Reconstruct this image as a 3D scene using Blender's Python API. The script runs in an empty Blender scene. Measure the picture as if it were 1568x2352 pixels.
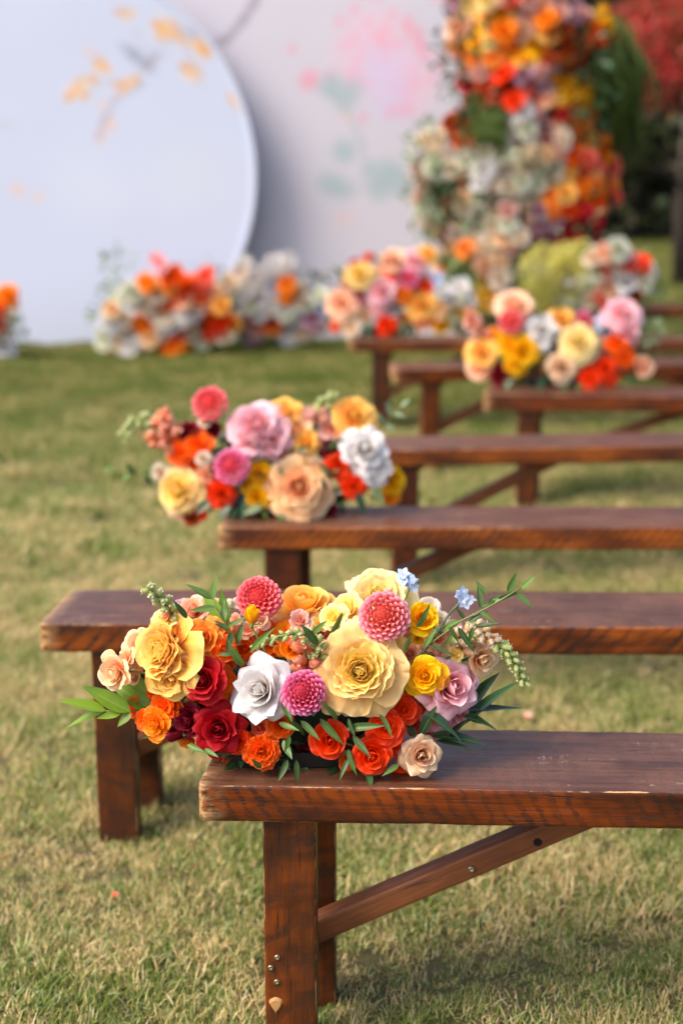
import bpy, math, random
import numpy as np
from mathutils import Vector, Matrix, Quaternion, noise as mnoise

# ------------------------------------------------------------------ camera, light, exposure
SC = bpy.context.scene
COL = SC.collection
PITCH = math.radians(14.0)
CAM_H = 1.3036
FPX = 3267.0           # focal length in pixels of a 1568 x 2352 frame
CX, CY = 784.0, 1176.0
cam_data = bpy.data.cameras.new('camera')
cam = bpy.data.objects.new('camera', cam_data)
COL.objects.link(cam)
cam.location = (0, 0, CAM_H)
cam.rotation_euler = (math.radians(90) - PITCH, 0, 0)
cam_data.sensor_fit = 'VERTICAL'
cam_data.sensor_height = 36.0
cam_data.lens = 36.0 * FPX / 2352.0
cam_data.clip_start = 0.05
cam_data.clip_end = 500
cam_data.dof.use_dof = True
cam_data.dof.focus_distance = 1.945
cam_data.dof.aperture_fstop = 2.4
SC.camera = cam

SUN_EL, SUN_AZ = math.radians(48), math.radians(-118)   # azimuth from +Y, clockwise: behind the camera to the left
world = bpy.data.worlds.new('World')
SC.world = world
world.use_nodes = True
wn = world.node_tree
bg = wn.nodes['Background']
sky = wn.nodes.new('ShaderNodeTexSky')
sky.sky_type = 'NISHITA'
sky.sun_disc = False
sky.sun_elevation = SUN_EL
sky.sun_rotation = SUN_AZ
sky.air_density = 1.0
sky.dust_density = 4.0
sky.ozone_density = 1.0
wn.links.new(sky.outputs[0], bg.inputs[0])
bg.inputs[1].default_value = 0.125
sun_data = bpy.data.lights.new('sun', 'SUN')
sun_data.energy = 1.5
sun_data.angle = math.radians(30)
sun_data.color = (1.0, 0.91, 0.78)
sun = bpy.data.objects.new('sun', sun_data)
COL.objects.link(sun)
sd = Vector((math.sin(SUN_AZ) * math.cos(SUN_EL), math.cos(SUN_AZ) * math.cos(SUN_EL), math.sin(SUN_EL)))
sun.rotation_euler = sd.to_track_quat('Z', 'Y').to_euler()
sun.location = sd * 20
SC.view_settings.view_transform = 'Standard'
SC.view_settings.look = 'None'
SC.view_settings.gamma = 1
SC.view_settings.use_curve_mapping = False
SC.view_settings.exposure = 1.2

# ------------------------------------------------------------------ helpers
RIGHT = Vector((1, 0, 0))
UP = Vector((0, math.sin(PITCH), math.cos(PITCH)))
BACK = Vector((0, -math.cos(PITCH), math.sin(PITCH)))     # towards the camera
rng = random.Random(7)


def P(px, py, D):
    """world point seen at (px, py) at ground distance D in front of the camera"""
    a = (px - CX) / FPX
    b = (py - CY) / FPX
    d = RIGHT * a - UP * b - BACK
    return Vector((0, 0, CAM_H)) + d * (D / d.y)


def PZ(px, py, z):
    a = (px - CX) / FPX
    b = (py - CY) / FPX
    d = RIGHT * a - UP * b - BACK
    return Vector((0, 0, CAM_H)) + d * ((z - CAM_H) / d.z)


def m_per_px(D, z):
    return (D * math.cos(PITCH) + (CAM_H - z) * math.sin(PITCH)) / FPX


def srgb(r, g, b):
    def f(c):
        c /= 255.0
        return c / 12.92 if c <= 0.04045 else ((c + 0.055) / 1.055) ** 2.4
    return (f(r), f(g), f(b), 1.0)


def mesh(name, V, F, attrs=None, smooth=True, cols=None):
    me = bpy.data.meshes.new(name)
    me.from_pydata([tuple(v) for v in V], [], F)
    if smooth:
        me.polygons.foreach_set('use_smooth', [True] * len(me.polygons))
    for k, a in (attrs or {}).items():
        at = me.attributes.new(k, 'FLOAT', 'POINT')
        at.data.foreach_set('value', np.asarray(a, dtype=np.float32))
    for k, a in (cols or {}).items():
        at = me.attributes.new(k, 'FLOAT_COLOR', 'POINT')
        at.data.foreach_set('color', np.asarray(a, dtype=np.float32).ravel())
    me.update()
    return me


def obj(name, me, mat=None, parent=None, mtx=None, per_obj_mat=False):
    o = bpy.data.objects.new(name, me)
    COL.objects.link(o)
    if parent is not None:
        o.parent = parent
    if mtx is not None:
        o.matrix_local = mtx
    if mat is not None:
        if per_obj_mat:
            if len(me.materials) == 0:
                me.materials.append(None)
            o.material_slots[0].link = 'OBJECT'
            o.material_slots[0].material = mat
        elif len(me.materials) == 0:
            me.materials.append(mat)
    return o


def tag(o, label=None, cat=None, group=None, kind=None):
    if label: o['label'] = label
    if cat: o['category'] = cat
    if group: o['group'] = group
    if kind: o['kind'] = kind
    return o


def empty(name, loc, label, cat, group=None, rz=0):
    o = bpy.data.objects.new(name, None)
    COL.objects.link(o)
    o.location = loc
    o.rotation_euler = (0, 0, rz)
    o.empty_display_size = 0.1
    return tag(o, label, cat, group)


class Geo:
    """collects pieces that end in one mesh"""
    def __init__(self):
        self.V, self.F, self.C = [], [], []

    def add(self, V, F, C=None):
        n = len(self.V)
        self.V.extend(V)
        self.F.extend([tuple(i + n for i in f) for f in F])
        self.C.extend(C if C is not None else [(0, 0, 0, 0)] * len(V))

    def build(self, name, smooth=True):
        return mesh(name, self.V, self.F, None, smooth, {'pc': self.C})


def tube(path, radii, seg=6, caps=True):
    V, F = [], []
    n = len(path)
    for i, p in enumerate(path):
        p = Vector(p)
        a = Vector(path[max(0, i - 1)]); b = Vector(path[min(n - 1, i + 1)])
        t = (b - a)
        if t.length < 1e-9: t = Vector((0, 0, 1))
        t.normalize()
        ref = Vector((0, 0, 1)) if abs(t.z) < 0.9 else Vector((1, 0, 0))
        u = t.cross(ref).normalized(); w = t.cross(u)
        r = radii[i] if hasattr(radii, '__len__') else radii
        for k in range(seg):
            an = 2 * math.pi * k / seg
            V.append(p + u * (r * math.cos(an)) + w * (r * math.sin(an)))
    for i in range(n - 1):
        for k in range(seg):
            a = i * seg + k; b = i * seg + (k + 1) % seg
            F.append((a, b, b + seg, a + seg))
    if caps:
        F.append(tuple(range(seg))[::-1]); F.append(tuple((n - 1) * seg + k for k in range(seg)))
    return V, F


# ------------------------------------------------------------------ node helpers
def new_mat(name):
    m = bpy.data.materials.new(name)
    m.use_nodes = True
    nt = m.node_tree
    return m, nt, nt.nodes['Principled BSDF'], nt.nodes['Material Output']


def N(nt, t, **kw):
    n = nt.nodes.new(t)
    for k, v in kw.items():
        setattr(n, k, v)
    return n


def link(nt, a, b):
    nt.links.new(a, b)


def mixc(nt, f, a, b, mode='MIX'):
    n = N(nt, 'ShaderNodeMix', data_type='RGBA', blend_type=mode)
    n.clamp_factor = True
    for sock, v in ((n.inputs[0], f), (n.inputs[6], a), (n.inputs[7], b)):
        if hasattr(v, 'is_linked') or isinstance(v, bpy.types.NodeSocket):
            link(nt, v, sock)
        else:
            sock.default_value = v
    return n.outputs[2]


def math_(nt, op, a, b=None, c=None):
    n = N(nt, 'ShaderNodeMath', operation=op)
    for i, v in enumerate((a, b, c)):
        if v is None: continue
        if isinstance(v, bpy.types.NodeSocket): link(nt, v, n.inputs[i])
        else: n.inputs[i].default_value = v
    return n.outputs[0]


def ramp(nt, v, lo, hi, a=0.0, b=1.0, smooth=True):
    n = N(nt, 'ShaderNodeMapRange')
    n.interpolation_type = 'SMOOTHSTEP' if smooth else 'LINEAR'
    link(nt, v, n.inputs[0])
    n.inputs[1].default_value = lo; n.inputs[2].default_value = hi
    n.inputs[3].default_value = a; n.inputs[4].default_value = b
    return n.outputs[0]


def noise_tex(nt, vec, scale, detail=3, rough=0.5, dist=0.0):
    n = N(nt, 'ShaderNodeTexNoise')
    n.inputs['Scale'].default_value = scale
    n.inputs['Detail'].default_value = detail
    n.inputs['Roughness'].default_value = rough
    n.inputs['Distortion'].default_value = dist
    if vec is not None: link(nt, vec, n.inputs['Vector'])
    return n.outputs[0]


def mapping(nt, vec, scale=(1, 1, 1), rot=(0, 0, 0), loc=(0, 0, 0)):
    n = N(nt, 'ShaderNodeMapping')
    link(nt, vec, n.inputs[0])
    n.inputs['Location'].default_value = loc
    n.inputs['Rotation'].default_value = rot
    n.inputs['Scale'].default_value = scale
    return n.outputs[0]


# ------------------------------------------------------------------ materials
def petal_mat(name, cin, cout, ctip=None, trans=0.32, rough=0.5, tipk=0.6, split=(0.15, 0.85), rimk=0.55, deepk=0.75):
    m, nt, bs, out = new_mat(name)
    at = N(nt, 'ShaderNodeAttribute', attribute_name='pc')
    sep = N(nt, 'ShaderNodeSeparateColor'); link(nt, at.outputs['Color'], sep.inputs[0])
    layer, along, rnd, across = sep.outputs[0], sep.outputs[1], sep.outputs[2], at.outputs['Alpha']
    f = ramp(nt, math_(nt, 'ADD', layer, math_(nt, 'MULTIPLY', math_(nt, 'SUBTRACT', rnd, 0.5), 0.15)), *split)
    c = mixc(nt, f, srgb(*cin), srgb(*cout))
    if ctip:
        t = math_(nt, 'MULTIPLY', ramp(nt, along, 0.55, 1.0), tipk)
        c = mixc(nt, t, c, srgb(*ctip))
    v = N(nt, 'ShaderNodeCombineXYZ')
    link(nt, math_(nt, 'MULTIPLY', across, 14.0), v.inputs[0])
    link(nt, math_(nt, 'MULTIPLY', along, 1.6), v.inputs[1])
    link(nt, math_(nt, 'MULTIPLY', rnd, 30.0), v.inputs[2])
    vein = noise_tex(nt, v.outputs[0], 1.4, 3, 0.6)
    c = mixc(nt, ramp(nt, vein, 0.35, 0.7, 0.0, 0.10), c, (0.9, 0.8, 0.7, 1), 'MULTIPLY')
    # small blemishes
    tc = N(nt, 'ShaderNodeTexCoord')
    blot = noise_tex(nt, tc.outputs['Object'], 3.5, 4, 0.6)
    c = mixc(nt, ramp(nt, blot, 0.45, 0.75, 0.0, 0.10), c, srgb(*cout), 'MULTIPLY')
    c = mixc(nt, ramp(nt, rnd, 0.0, 1.0, 0.0, 0.35), c, (0.93, 0.86, 0.8, 1), 'MULTIPLY')
    deep = math_(nt, 'MULTIPLY', ramp(nt, along, 0.78, 0.25), deepk)
    c = mixc(nt, deep, c, srgb(cin[0], int(cin[1] * .72), int(cin[2] * .5)) if max(cin) - min(cin) > 40 else srgb(int(cin[0] * .96), int(cin[1] * .93), int(cin[2] * .88)))
    side = ramp(nt, math_(nt, 'ABSOLUTE', math_(nt, 'SUBTRACT', across, 0.5)), 0.40, 0.5, 0.0, 0.6)
    rim = math_(nt, 'MULTIPLY', math_(nt, 'MAXIMUM', ramp(nt, along, 0.84, 1.0), math_(nt, 'MULTIPLY', side, ramp(nt, along, 0.3, 0.6))), rimk)
    c = mixc(nt, rim, c, srgb(min(255, cout[0] + 40), min(255, cout[1] + 45), min(255, cout[2] + 45)))
    link(nt, c, bs.inputs['Base Color'])
    bs.inputs['Roughness'].default_value = rough
    bs.inputs['Specular IOR Level'].default_value = 0.22
    bp = N(nt, 'ShaderNodeBump'); bp.inputs['Strength'].default_value = 0.25
    bp.inputs['Distance'].default_value = 0.002
    link(nt, vein, bp.inputs['Height']); link(nt, bp.outputs[0], bs.inputs['Normal'])
    tr = N(nt, 'ShaderNodeBsdfTranslucent'); link(nt, c, tr.inputs[0])
    mx = N(nt, 'ShaderNodeMixShader'); mx.inputs[0].default_value = trans
    link(nt, bs.outputs[0], mx.inputs[1]); link(nt, tr.outputs[0], mx.inputs[2])
    link(nt, mx.outputs[0], out.inputs[0])
    return m


def leaf_mat(name, dark, light, rough=0.38, trans=0.2):
    m, nt, bs, out = new_mat(name)
    at = N(nt, 'ShaderNodeAttribute', attribute_name='pc')
    sep = N(nt, 'ShaderNodeSeparateColor'); link(nt, at.outputs['Color'], sep.inputs[0])
    tc = N(nt, 'ShaderNodeTexCoord'); oi = N(nt, 'ShaderNodeObjectInfo')
    n = noise_tex(nt, tc.outputs['Object'], 2.5, 3)
    f = math_(nt, 'ADD', math_(nt, 'MULTIPLY', n, 0.5), math_(nt, 'MULTIPLY', oi.outputs['Random'], 0.6))
    f = math_(nt, 'ADD', f, math_(nt, 'MULTIPLY', sep.outputs[2], 0.3))
    c = mixc(nt, ramp(nt, f, 0.25, 0.95), srgb(*dark), srgb(*light))
    # pale midrib
    rib = ramp(nt, math_(nt, 'ABSOLUTE', math_(nt, 'SUBTRACT', at.outputs['Alpha'], 0.5)), 0.0, 0.05, 0.35, 0.0)
    c = mixc(nt, rib, c, srgb(170, 190, 110))
    geo = N(nt, 'ShaderNodeNewGeometry')
    c = mixc(nt, math_(nt, 'MULTIPLY', geo.outputs['Backfacing'], 0.3), c, srgb(135, 160, 105))
    link(nt, c, bs.inputs['Base Color'])
    bs.inputs['Roughness'].default_value = rough
    bs.inputs['Specular IOR Level'].default_value = 0.4
    tr = N(nt, 'ShaderNodeBsdfTranslucent'); link(nt, c, tr.inputs[0])
    mx = N(nt, 'ShaderNodeMixShader'); mx.inputs[0].default_value = trans
    link(nt, bs.outputs[0], mx.inputs[1]); link(nt, tr.outputs[0], mx.inputs[2])
    link(nt, mx.outputs[0], out.inputs[0])
    return m


def plain_mat(name, c, rough=0.6, metal=0.0, bump=0.0, var=0.15, scale=20):
    m, nt, bs, out = new_mat(name)
    tc = N(nt, 'ShaderNodeTexCoord')
    n = noise_tex(nt, tc.outputs['Object'], scale, 4)
    d = (c[0] * (1 - var), c[1] * (1 - var), c[2] * (1 - var), 1)
    link(nt, mixc(nt, n, d, c), bs.inputs['Base Color'])
    bs.inputs['Roughness'].default_value = rough
    bs.inputs['Metallic'].default_value = metal
    if bump:
        b = N(nt, 'ShaderNodeBump'); b.inputs['Strength'].default_value = bump
        b.inputs['Distance'].default_value = 0.002
        link(nt, n, b.inputs['Height']); link(nt, b.outputs[0], bs.inputs['Normal'])
    return m


def wood_mat(name, axis='X', stripe=0.5, stripe_scale=9.0, lean=1.0, base=(112, 46, 18), dark=(46, 22, 15), hi=(176, 88, 26),
             wear=1.0, seed=0.0, top=True, rough=0.42):
    """stained rough-sawn timber: grain along the axis, leaning saw marks, pale worn arrises"""
    m, nt, bs, out = new_mat(name)
    tc = N(nt, 'ShaderNodeTexCoord'); oc = tc.outputs['Object']
    oi = N(nt, 'ShaderNodeObjectInfo')
    off = N(nt, 'ShaderNodeCombineXYZ')
    link(nt, math_(nt, 'MULTIPLY', oi.outputs['Random'], 7.0), off.inputs[0])
    link(nt, math_(nt, 'MULTIPLY_ADD', oi.outputs['Random'], 3.0, seed), off.inputs[2])
    av = N(nt, 'ShaderNodeVectorMath', operation='ADD'); link(nt, oc, av.inputs[0]); link(nt, off.outputs[0], av.inputs[1])
    vec = av.outputs[0]
    gs = (2.2, 60, 60) if axis == 'X' else (60, 60, 2.2)
    grain = noise_tex(nt, mapping(nt, vec, gs), 1.6, 5, 0.62, 0.15)
    fine = noise_tex(nt, mapping(nt, vec, tuple(4 * g for g in gs)), 1.5, 4, 0.6)
    patch = noise_tex(nt, mapping(nt, vec, (5, 14, 14) if axis == 'X' else (14, 14, 6)), 1.0, 3, 0.55)
    # saw marks
    w = N(nt, 'ShaderNodeTexWave', wave_type='BANDS', bands_direction='X' if axis == 'X' else 'Z', wave_profile='SIN')
    w.inputs['Scale'].default_value = stripe_scale
    w.inputs['Distortion'].default_value = 5.0
    w.inputs['Detail'].default_value = 3.0
    w.inputs['Detail Scale'].default_value = 2.6
    w.inputs['Detail Roughness'].default_value = 0.7
    sx = N(nt, 'ShaderNodeSeparateXYZ'); link(nt, vec, sx.inputs[0])
    cv = N(nt, 'ShaderNodeCombineXYZ')
    if axis == 'X':
        # shear: bands lean, x + lean*z
        link(nt, math_(nt, 'MULTIPLY_ADD', sx.outputs[2], lean, sx.outputs[0]), cv.inputs[0])
        link(nt, sx.outputs[1], cv.inputs[1]); link(nt, sx.outputs[2], cv.inputs[2])
    else:
        link(nt, sx.outputs[0], cv.inputs[0]); link(nt, sx.outputs[1], cv.inputs[1])
        link(nt, math_(nt, 'MULTIPLY_ADD', sx.outputs[0], lean, sx.outputs[2]), cv.inputs[2])
    link(nt, cv.outputs[0], w.inputs['Vector'])
    saw = w.outputs['Fac']
    c = mixc(nt, ramp(nt, patch, 0.3, 0.7), srgb(*base), srgb(*hi))
    c = mixc(nt, ramp(nt, grain, 0.4, 0.75, 0.0, 0.6 if axis == 'X' else 0.4), c, srgb(*dark))
    blk = noise_tex(nt, mapping(nt, vec, (3, 8, 10), loc=(4, 4, 1)), 1.3, 4, 0.65)
    c = mixc(nt, ramp(nt, blk, 0.45, 0.66, 0, 0.7), c, srgb(dark[0] + 6, dark[1] + 4, dark[2] + 3))
    patch2 = noise_tex(nt, mapping(nt, vec, (9, 9, 9), loc=(3, 1, 5)), 1.0, 4, 0.6)
    sm = math_(nt, 'MULTIPLY', ramp(nt, saw, 0.5, 0.9), math_(nt, 'MULTIPLY', ramp(nt, patch2, 0.36, 0.6, 0.25, 1.0), ramp(nt, fine, 0.35, 0.6, 0.35, 1.0)))
    c = mixc(nt, math_(nt, 'MULTIPLY', sm, stripe), c, srgb(dark[0] + 12, dark[1] + 12, dark[2] + 12))
    c = mixc(nt, ramp(nt, fine, 0.45, 0.75, 0, 0.45), c, srgb(*dark))
    # fine dark checks along the grain
    crk = noise_tex(nt, mapping(nt, vec, (7, 190, 190) if axis == 'X' else (190, 190, 7)), 1.0, 3, 0.7)
    c = mixc(nt, ramp(nt, crk, 0.62, 0.68, 0, 0.75), c, srgb(24, 13, 10))
    if top:
        # upward faces are weathered duller and greyer
        geo = N(nt, 'ShaderNodeNewGeometry'); sn = N(nt, 'ShaderNodeSeparateXYZ')
        link(nt, geo.outputs['True Normal'], sn.inputs[0])
        up = ramp(nt, sn.outputs[2], 0.6, 0.95)
        tcol = mixc(nt, ramp(nt, grain, 0.35, 0.7), srgb(92, 56, 36), srgb(50, 29, 20))
        tcol = mixc(nt, ramp(nt, patch2, 0.35, 0.7, 0, 0.55), tcol, srgb(114, 80, 60))
        tcol = mixc(nt, ramp(nt, crk, 0.62, 0.68, 0, 0.7), tcol, srgb(34, 20, 18))
        c = mixc(nt, math_(nt, 'MULTIPLY', up, 0.85), c, tcol)
        # scuffs
        scf = noise_tex(nt, mapping(nt, vec, (6, 15, 15), loc=(9, 2, 1)), 1.6, 6, 0.75)
        sc2 = noise_tex(nt, mapping(nt, vec, (70, 22, 20)), 2.0, 4, 0.7)
        s = math_(nt, 'MULTIPLY', ramp(nt, scf, 0.57, 0.68), ramp(nt, sc2, 0.48, 0.6, 0, 0.6))
        c = mixc(nt, math_(nt, 'MULTIPLY', s, up), c, srgb(186, 156, 132))
    # worn arrises
    ed = N(nt, 'ShaderNodeAttribute', attribute_name='edge')
    wn_ = noise_tex(nt, mapping(nt, vec, (22, 90, 90) if axis == 'X' else (90, 90, 22)), 1.0, 5, 0.7)
    wn2 = noise_tex(nt, mapping(nt, vec, (6, 6, 6)), 1.0, 3, 0.5)
    thr = math_(nt, 'MULTIPLY', math_(nt, 'MULTIPLY', ramp(nt, wn_, 0.38, 0.66), ramp(nt, wn2, 0.3, 0.6, 0.35, 1.0)), 0.0032 * wear)
    wmask = ramp(nt, math_(nt, 'SUBTRACT', thr, ed.outputs['Fac']), 0.0, 0.0016)
    en = N(nt, 'ShaderNodeAttribute', attribute_name='endw')
    ew = math_(nt, 'MULTIPLY', en.outputs['Fac'], ramp(nt, wn_, 0.36, 0.62))
    wmask = math_(nt, 'MAXIMUM', math_(nt, 'MULTIPLY', wmask, ramp(nt, fine, 0.3, 0.55, 0.25, 1.0)), ew)
    c = mixc(nt, wmask, c, mixc(nt, grain, srgb(214, 176, 124), srgb(168, 122, 78)))
    link(nt, c, bs.inputs['Base Color'])
    link(nt, ramp(nt, fine, 0.3, 0.7, rough - 0.14, rough + 0.14), bs.inputs['Roughness'])
    bs.inputs['Specular IOR Level'].default_value = 0.38
    if top: link(nt, math_(nt, 'MULTIPLY_ADD', up, 0.3, 0.34), bs.inputs['Specular IOR Level'])
    h = math_(nt, 'ADD', math_(nt, 'MULTIPLY', fine, 0.5), math_(nt, 'MULTIPLY', sm, -0.5))
    h = math_(nt, 'ADD', h, math_(nt, 'MULTIPLY', ramp(nt, crk, 0.6, 0.68), -0.8))
    b = N(nt, 'ShaderNodeBump'); b.inputs['Strength'].default_value = 0.6
    b.inputs['Distance'].default_value = 0.0012
    link(nt, h, b.inputs['Height']); link(nt, b.outputs[0], bs.inputs['Normal'])
    return m


M = {}
#            name            centre            outer           tips
for nm, a, b_, c_, kw in (
    ('yellow_peach', (255, 232, 84), (255, 220, 142), (255, 204, 150), dict(split=(.45, .92), deepk=.36, tipk=.5)),
    ('butter', (255, 236, 110), (255, 236, 156), (255, 230, 180), dict(deepk=.4)),
    ('golden', (255, 238, 120), (255, 204, 98), (255, 204, 134), dict(split=(.2, .7), deepk=.4)),
    ('apricot', (255, 200, 56), (255, 200, 92), (255, 190, 116), dict(deepk=.5)),
    ('light_orange', (255, 166, 70), (255, 168, 62), (255, 146, 60), {}),
    ('orange', (255, 130, 16), (255, 108, 14), (255, 84, 16), dict(rough=.45)),
    ('orange_red', (252, 92, 14), (250, 64, 8), (240, 48, 10), dict(rough=.45)),
    ('orange_yellow', (255, 190, 30), (255, 150, 20), (255, 110, 20), {}),
    ('yellow', (255, 196, 4), (255, 200, 10), (255, 190, 8), {}),
    ('red', (168, 8, 28), (190, 8, 22), (150, 4, 18), dict(rough=.6)),
    ('dark_red', (120, 6, 30), (134, 8, 32), (100, 4, 22), dict(rough=.6)),
    ('white', (236, 232, 230), (238, 236, 238), None, dict(trans=.3)),
    ('pink', (252, 176, 176), (252, 200, 206), (246, 190, 208), dict(deepk=.5)),
    ('champagne', (252, 222, 180), (252, 220, 176), (248, 204, 156), {}),
    ('tan', (226, 176, 140), (246, 216, 180), (240, 200, 160), {}),
    ('peach', (255, 204, 160), (255, 208, 172), (255, 190, 164), {}),
    ('peach_orange', (255, 140, 24), (255, 206, 140), (255, 218, 196), dict(split=(.15, .72), deepk=.6)),
    ('pink_dahlia', (222, 96, 84), (246, 140, 150), (252, 196, 214), dict(tipk=.75, split=(0.05, .5))),
    ('coral_dahlia', (220, 70, 84), (242, 106, 112), (250, 160, 172), dict(tipk=.7, split=(0.05, .5))),
    ('magenta_dahlia', (214, 66, 110), (238, 110, 164), (250, 180, 220), dict(tipk=.75, split=(0.05, .5))),
    ('blue', (214, 226, 250), (190, 212, 246), (176, 204, 244), {}),
    ('cream', (240, 226, 190), (238, 226, 204), (240, 220, 200), {}),
    ('sage_white', (214, 220, 190), (226, 226, 206), None, {}),
    ('lime', (206, 212, 110), (222, 224, 150), None, {}),
    ('rust', (150, 52, 12), (190, 76, 18), (170, 60, 20), {}),
    ('coral', (235, 90, 60), (240, 110, 84), (240, 120, 100), {}),
    ('mauve', (190, 140, 160), (206, 166, 186), (190, 140, 170), {}),
    ('dusty_pink', (226, 168, 150), (232, 190, 176), (226, 160, 160), {}),
    ('magenta', (180, 30, 90), (196, 40, 110), None, {}),
    ('crimson', (190, 14, 34), (206, 24, 44), None, {}),
    ('snap_green', (186, 202, 130), (204, 216, 156), (230, 232, 196), dict(deepk=.15)),
    ('snap_peach', (240, 150, 110), (244, 186, 160), (250, 200, 180), dict(deepk=.2)),
):
    M[nm] = petal_mat(nm + '_petals', a, b_, c_, **kw)
M['leaf'] = leaf_mat('glossy_leaf', (28, 54, 22), (96, 128, 60))
M['leaf_bright'] = leaf_mat('bright_leaf', (70, 112, 26), (130, 162, 44), 0.42, 0.35)
M['leaf_deep'] = leaf_mat('deep_leaf', (20, 42, 26), (52, 84, 50), 0.3, 0.12)
M['leaf_soft'] = leaf_mat('soft_leaf', (70, 92, 60), (140, 156, 120), 0.5, 0.25)
M['stem'] = plain_mat('stem_green', srgb(112, 128, 62), 0.5)
M['tray'] = plain_mat('black_plastic', (0.012, 0.012, 0.012, 1), 0.45)
M['screw'] = plain_mat('zinc_screw', (0.42, 0.36, 0.24, 1), 0.35, 0.9)
M['hole'] = plain_mat('dark_hole', (0.006, 0.004, 0.003, 1), 0.9)
M['chip'] = plain_mat('bare_wood', srgb(190, 140, 84), 0.7, 0, 0.5, 0.35, 60)

# ------------------------------------------------------------------ setting: ground and lawn
def lawn_noise(nt, pos):
    big = noise_tex(nt, mapping(nt, pos, (1, 1, 0.2)), 2.3, 3, 0.6)
    mid = noise_tex(nt, mapping(nt, pos, (1, 1, 0.2)), 9.0, 3, 0.6)
    return math_(nt, 'ADD', math_(nt, 'MULTIPLY', big, 0.6), math_(nt, 'MULTIPLY', mid, 0.4))


def make_ground_mat():
    m, nt, bs, out = new_mat('lawn_soil')
    geo = N(nt, 'ShaderNodeNewGeometry')
    f = lawn_noise(nt, geo.outputs['Position'])
    n2 = noise_tex(nt, geo.outputs['Position'], 130, 4, 0.7)
    c = mixc(nt, ramp(nt, f, 0.35, 0.65), srgb(66, 66, 28), srgb(92, 80, 44))
    c = mixc(nt, ramp(nt, n2, 0.35, 0.7), c, srgb(60, 54, 28), 'MIX')
    link(nt, c, bs.inputs['Base Color']); bs.inputs['Roughness'].default_value = 0.95
    return m


def make_blade_mat():
    m, nt, bs, out = new_mat('grass_blades')
    geo = N(nt, 'ShaderNodeNewGeometry')
    f = lawn_noise(nt, geo.outputs['Position'])
    at = N(nt, 'ShaderNodeAttribute', attribute_name='pc')
    sep = N(nt, 'ShaderNodeSeparateColor'); link(nt, at.outputs['Color'], sep.inputs[0])
    rnd, hgt, hue = sep.outputs[0], sep.outputs[1], sep.outputs[2]
    sy = N(nt, 'ShaderNodeSeparateXYZ'); link(nt, geo.outputs['Position'], sy.inputs[0])
    green = mixc(nt, hue, srgb(104, 124, 36), srgb(156, 164, 86))
    green = mixc(nt, ramp(nt, hue, 0.75, 1.0), green, srgb(190, 196, 146))
    green = mixc(nt, ramp(nt, sy.outputs[1], 3.2, 9.0, 0.0, 0.8), green, mixc(nt, hue, srgb(72, 90, 14), srgb(104, 114, 32)))
    straw = mixc(nt, hue, srgb(228, 208, 160), srgb(200, 172, 112))
    # how much dead grass: patchy, less of it farther off
    far = math_(nt, 'ADD', ramp(nt, sy.outputs[1], 3.6, 8.5, 0.04, -0.24, False), ramp(nt, sy.outputs[1], 1.9, 3.0, -0.14, 0.0, False))
    k = math_(nt, 'ADD', math_(nt, 'ADD', ramp(nt, f, 0.36, 0.62, 0.16, 0.74), far), math_(nt, 'MULTIPLY', math_(nt, 'SUBTRACT', 0.5, hgt), 0.25))
    green = mixc(nt, ramp(nt, sy.outputs[1], 1.9, 3.0, 0.25, 0.0), green, srgb(92, 114, 44))
    straw = mixc(nt, ramp(nt, sy.outputs[1], 4.0, 9.5, 0.0, 0.6), straw, srgb(150, 142, 66))
    isd = ramp(nt, math_(nt, 'SUBTRACT', k, rnd), -0.04, 0.04)
    c = mixc(nt, isd, green, straw)
    link(nt, c, bs.inputs['Base Color'])
    bs.inputs['Roughness'].default_value = 0.5
    bs.inputs['Specular IOR Level'].default_value = 0.35
    tr = N(nt, 'ShaderNodeBsdfTranslucent'); link(nt, c, tr.inputs[0])
    mx = N(nt, 'ShaderNodeMixShader'); mx.inputs[0].default_value = 0.3
    link(nt, bs.outputs[0], mx.inputs[1]); link(nt, tr.outputs[0], mx.inputs[2])
    link(nt, mx.outputs[0], out.inputs[0])
    return m


gm = mesh('ground', [(-60, -20, 0), (60, -20, 0), (60, 90, 0), (-60, 90, 0)], [(0, 1, 2, 3)], smooth=False)
tag(obj('ground', gm, make_ground_mat()), kind='structure')
M['blade'] = make_blade_mat()


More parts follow.
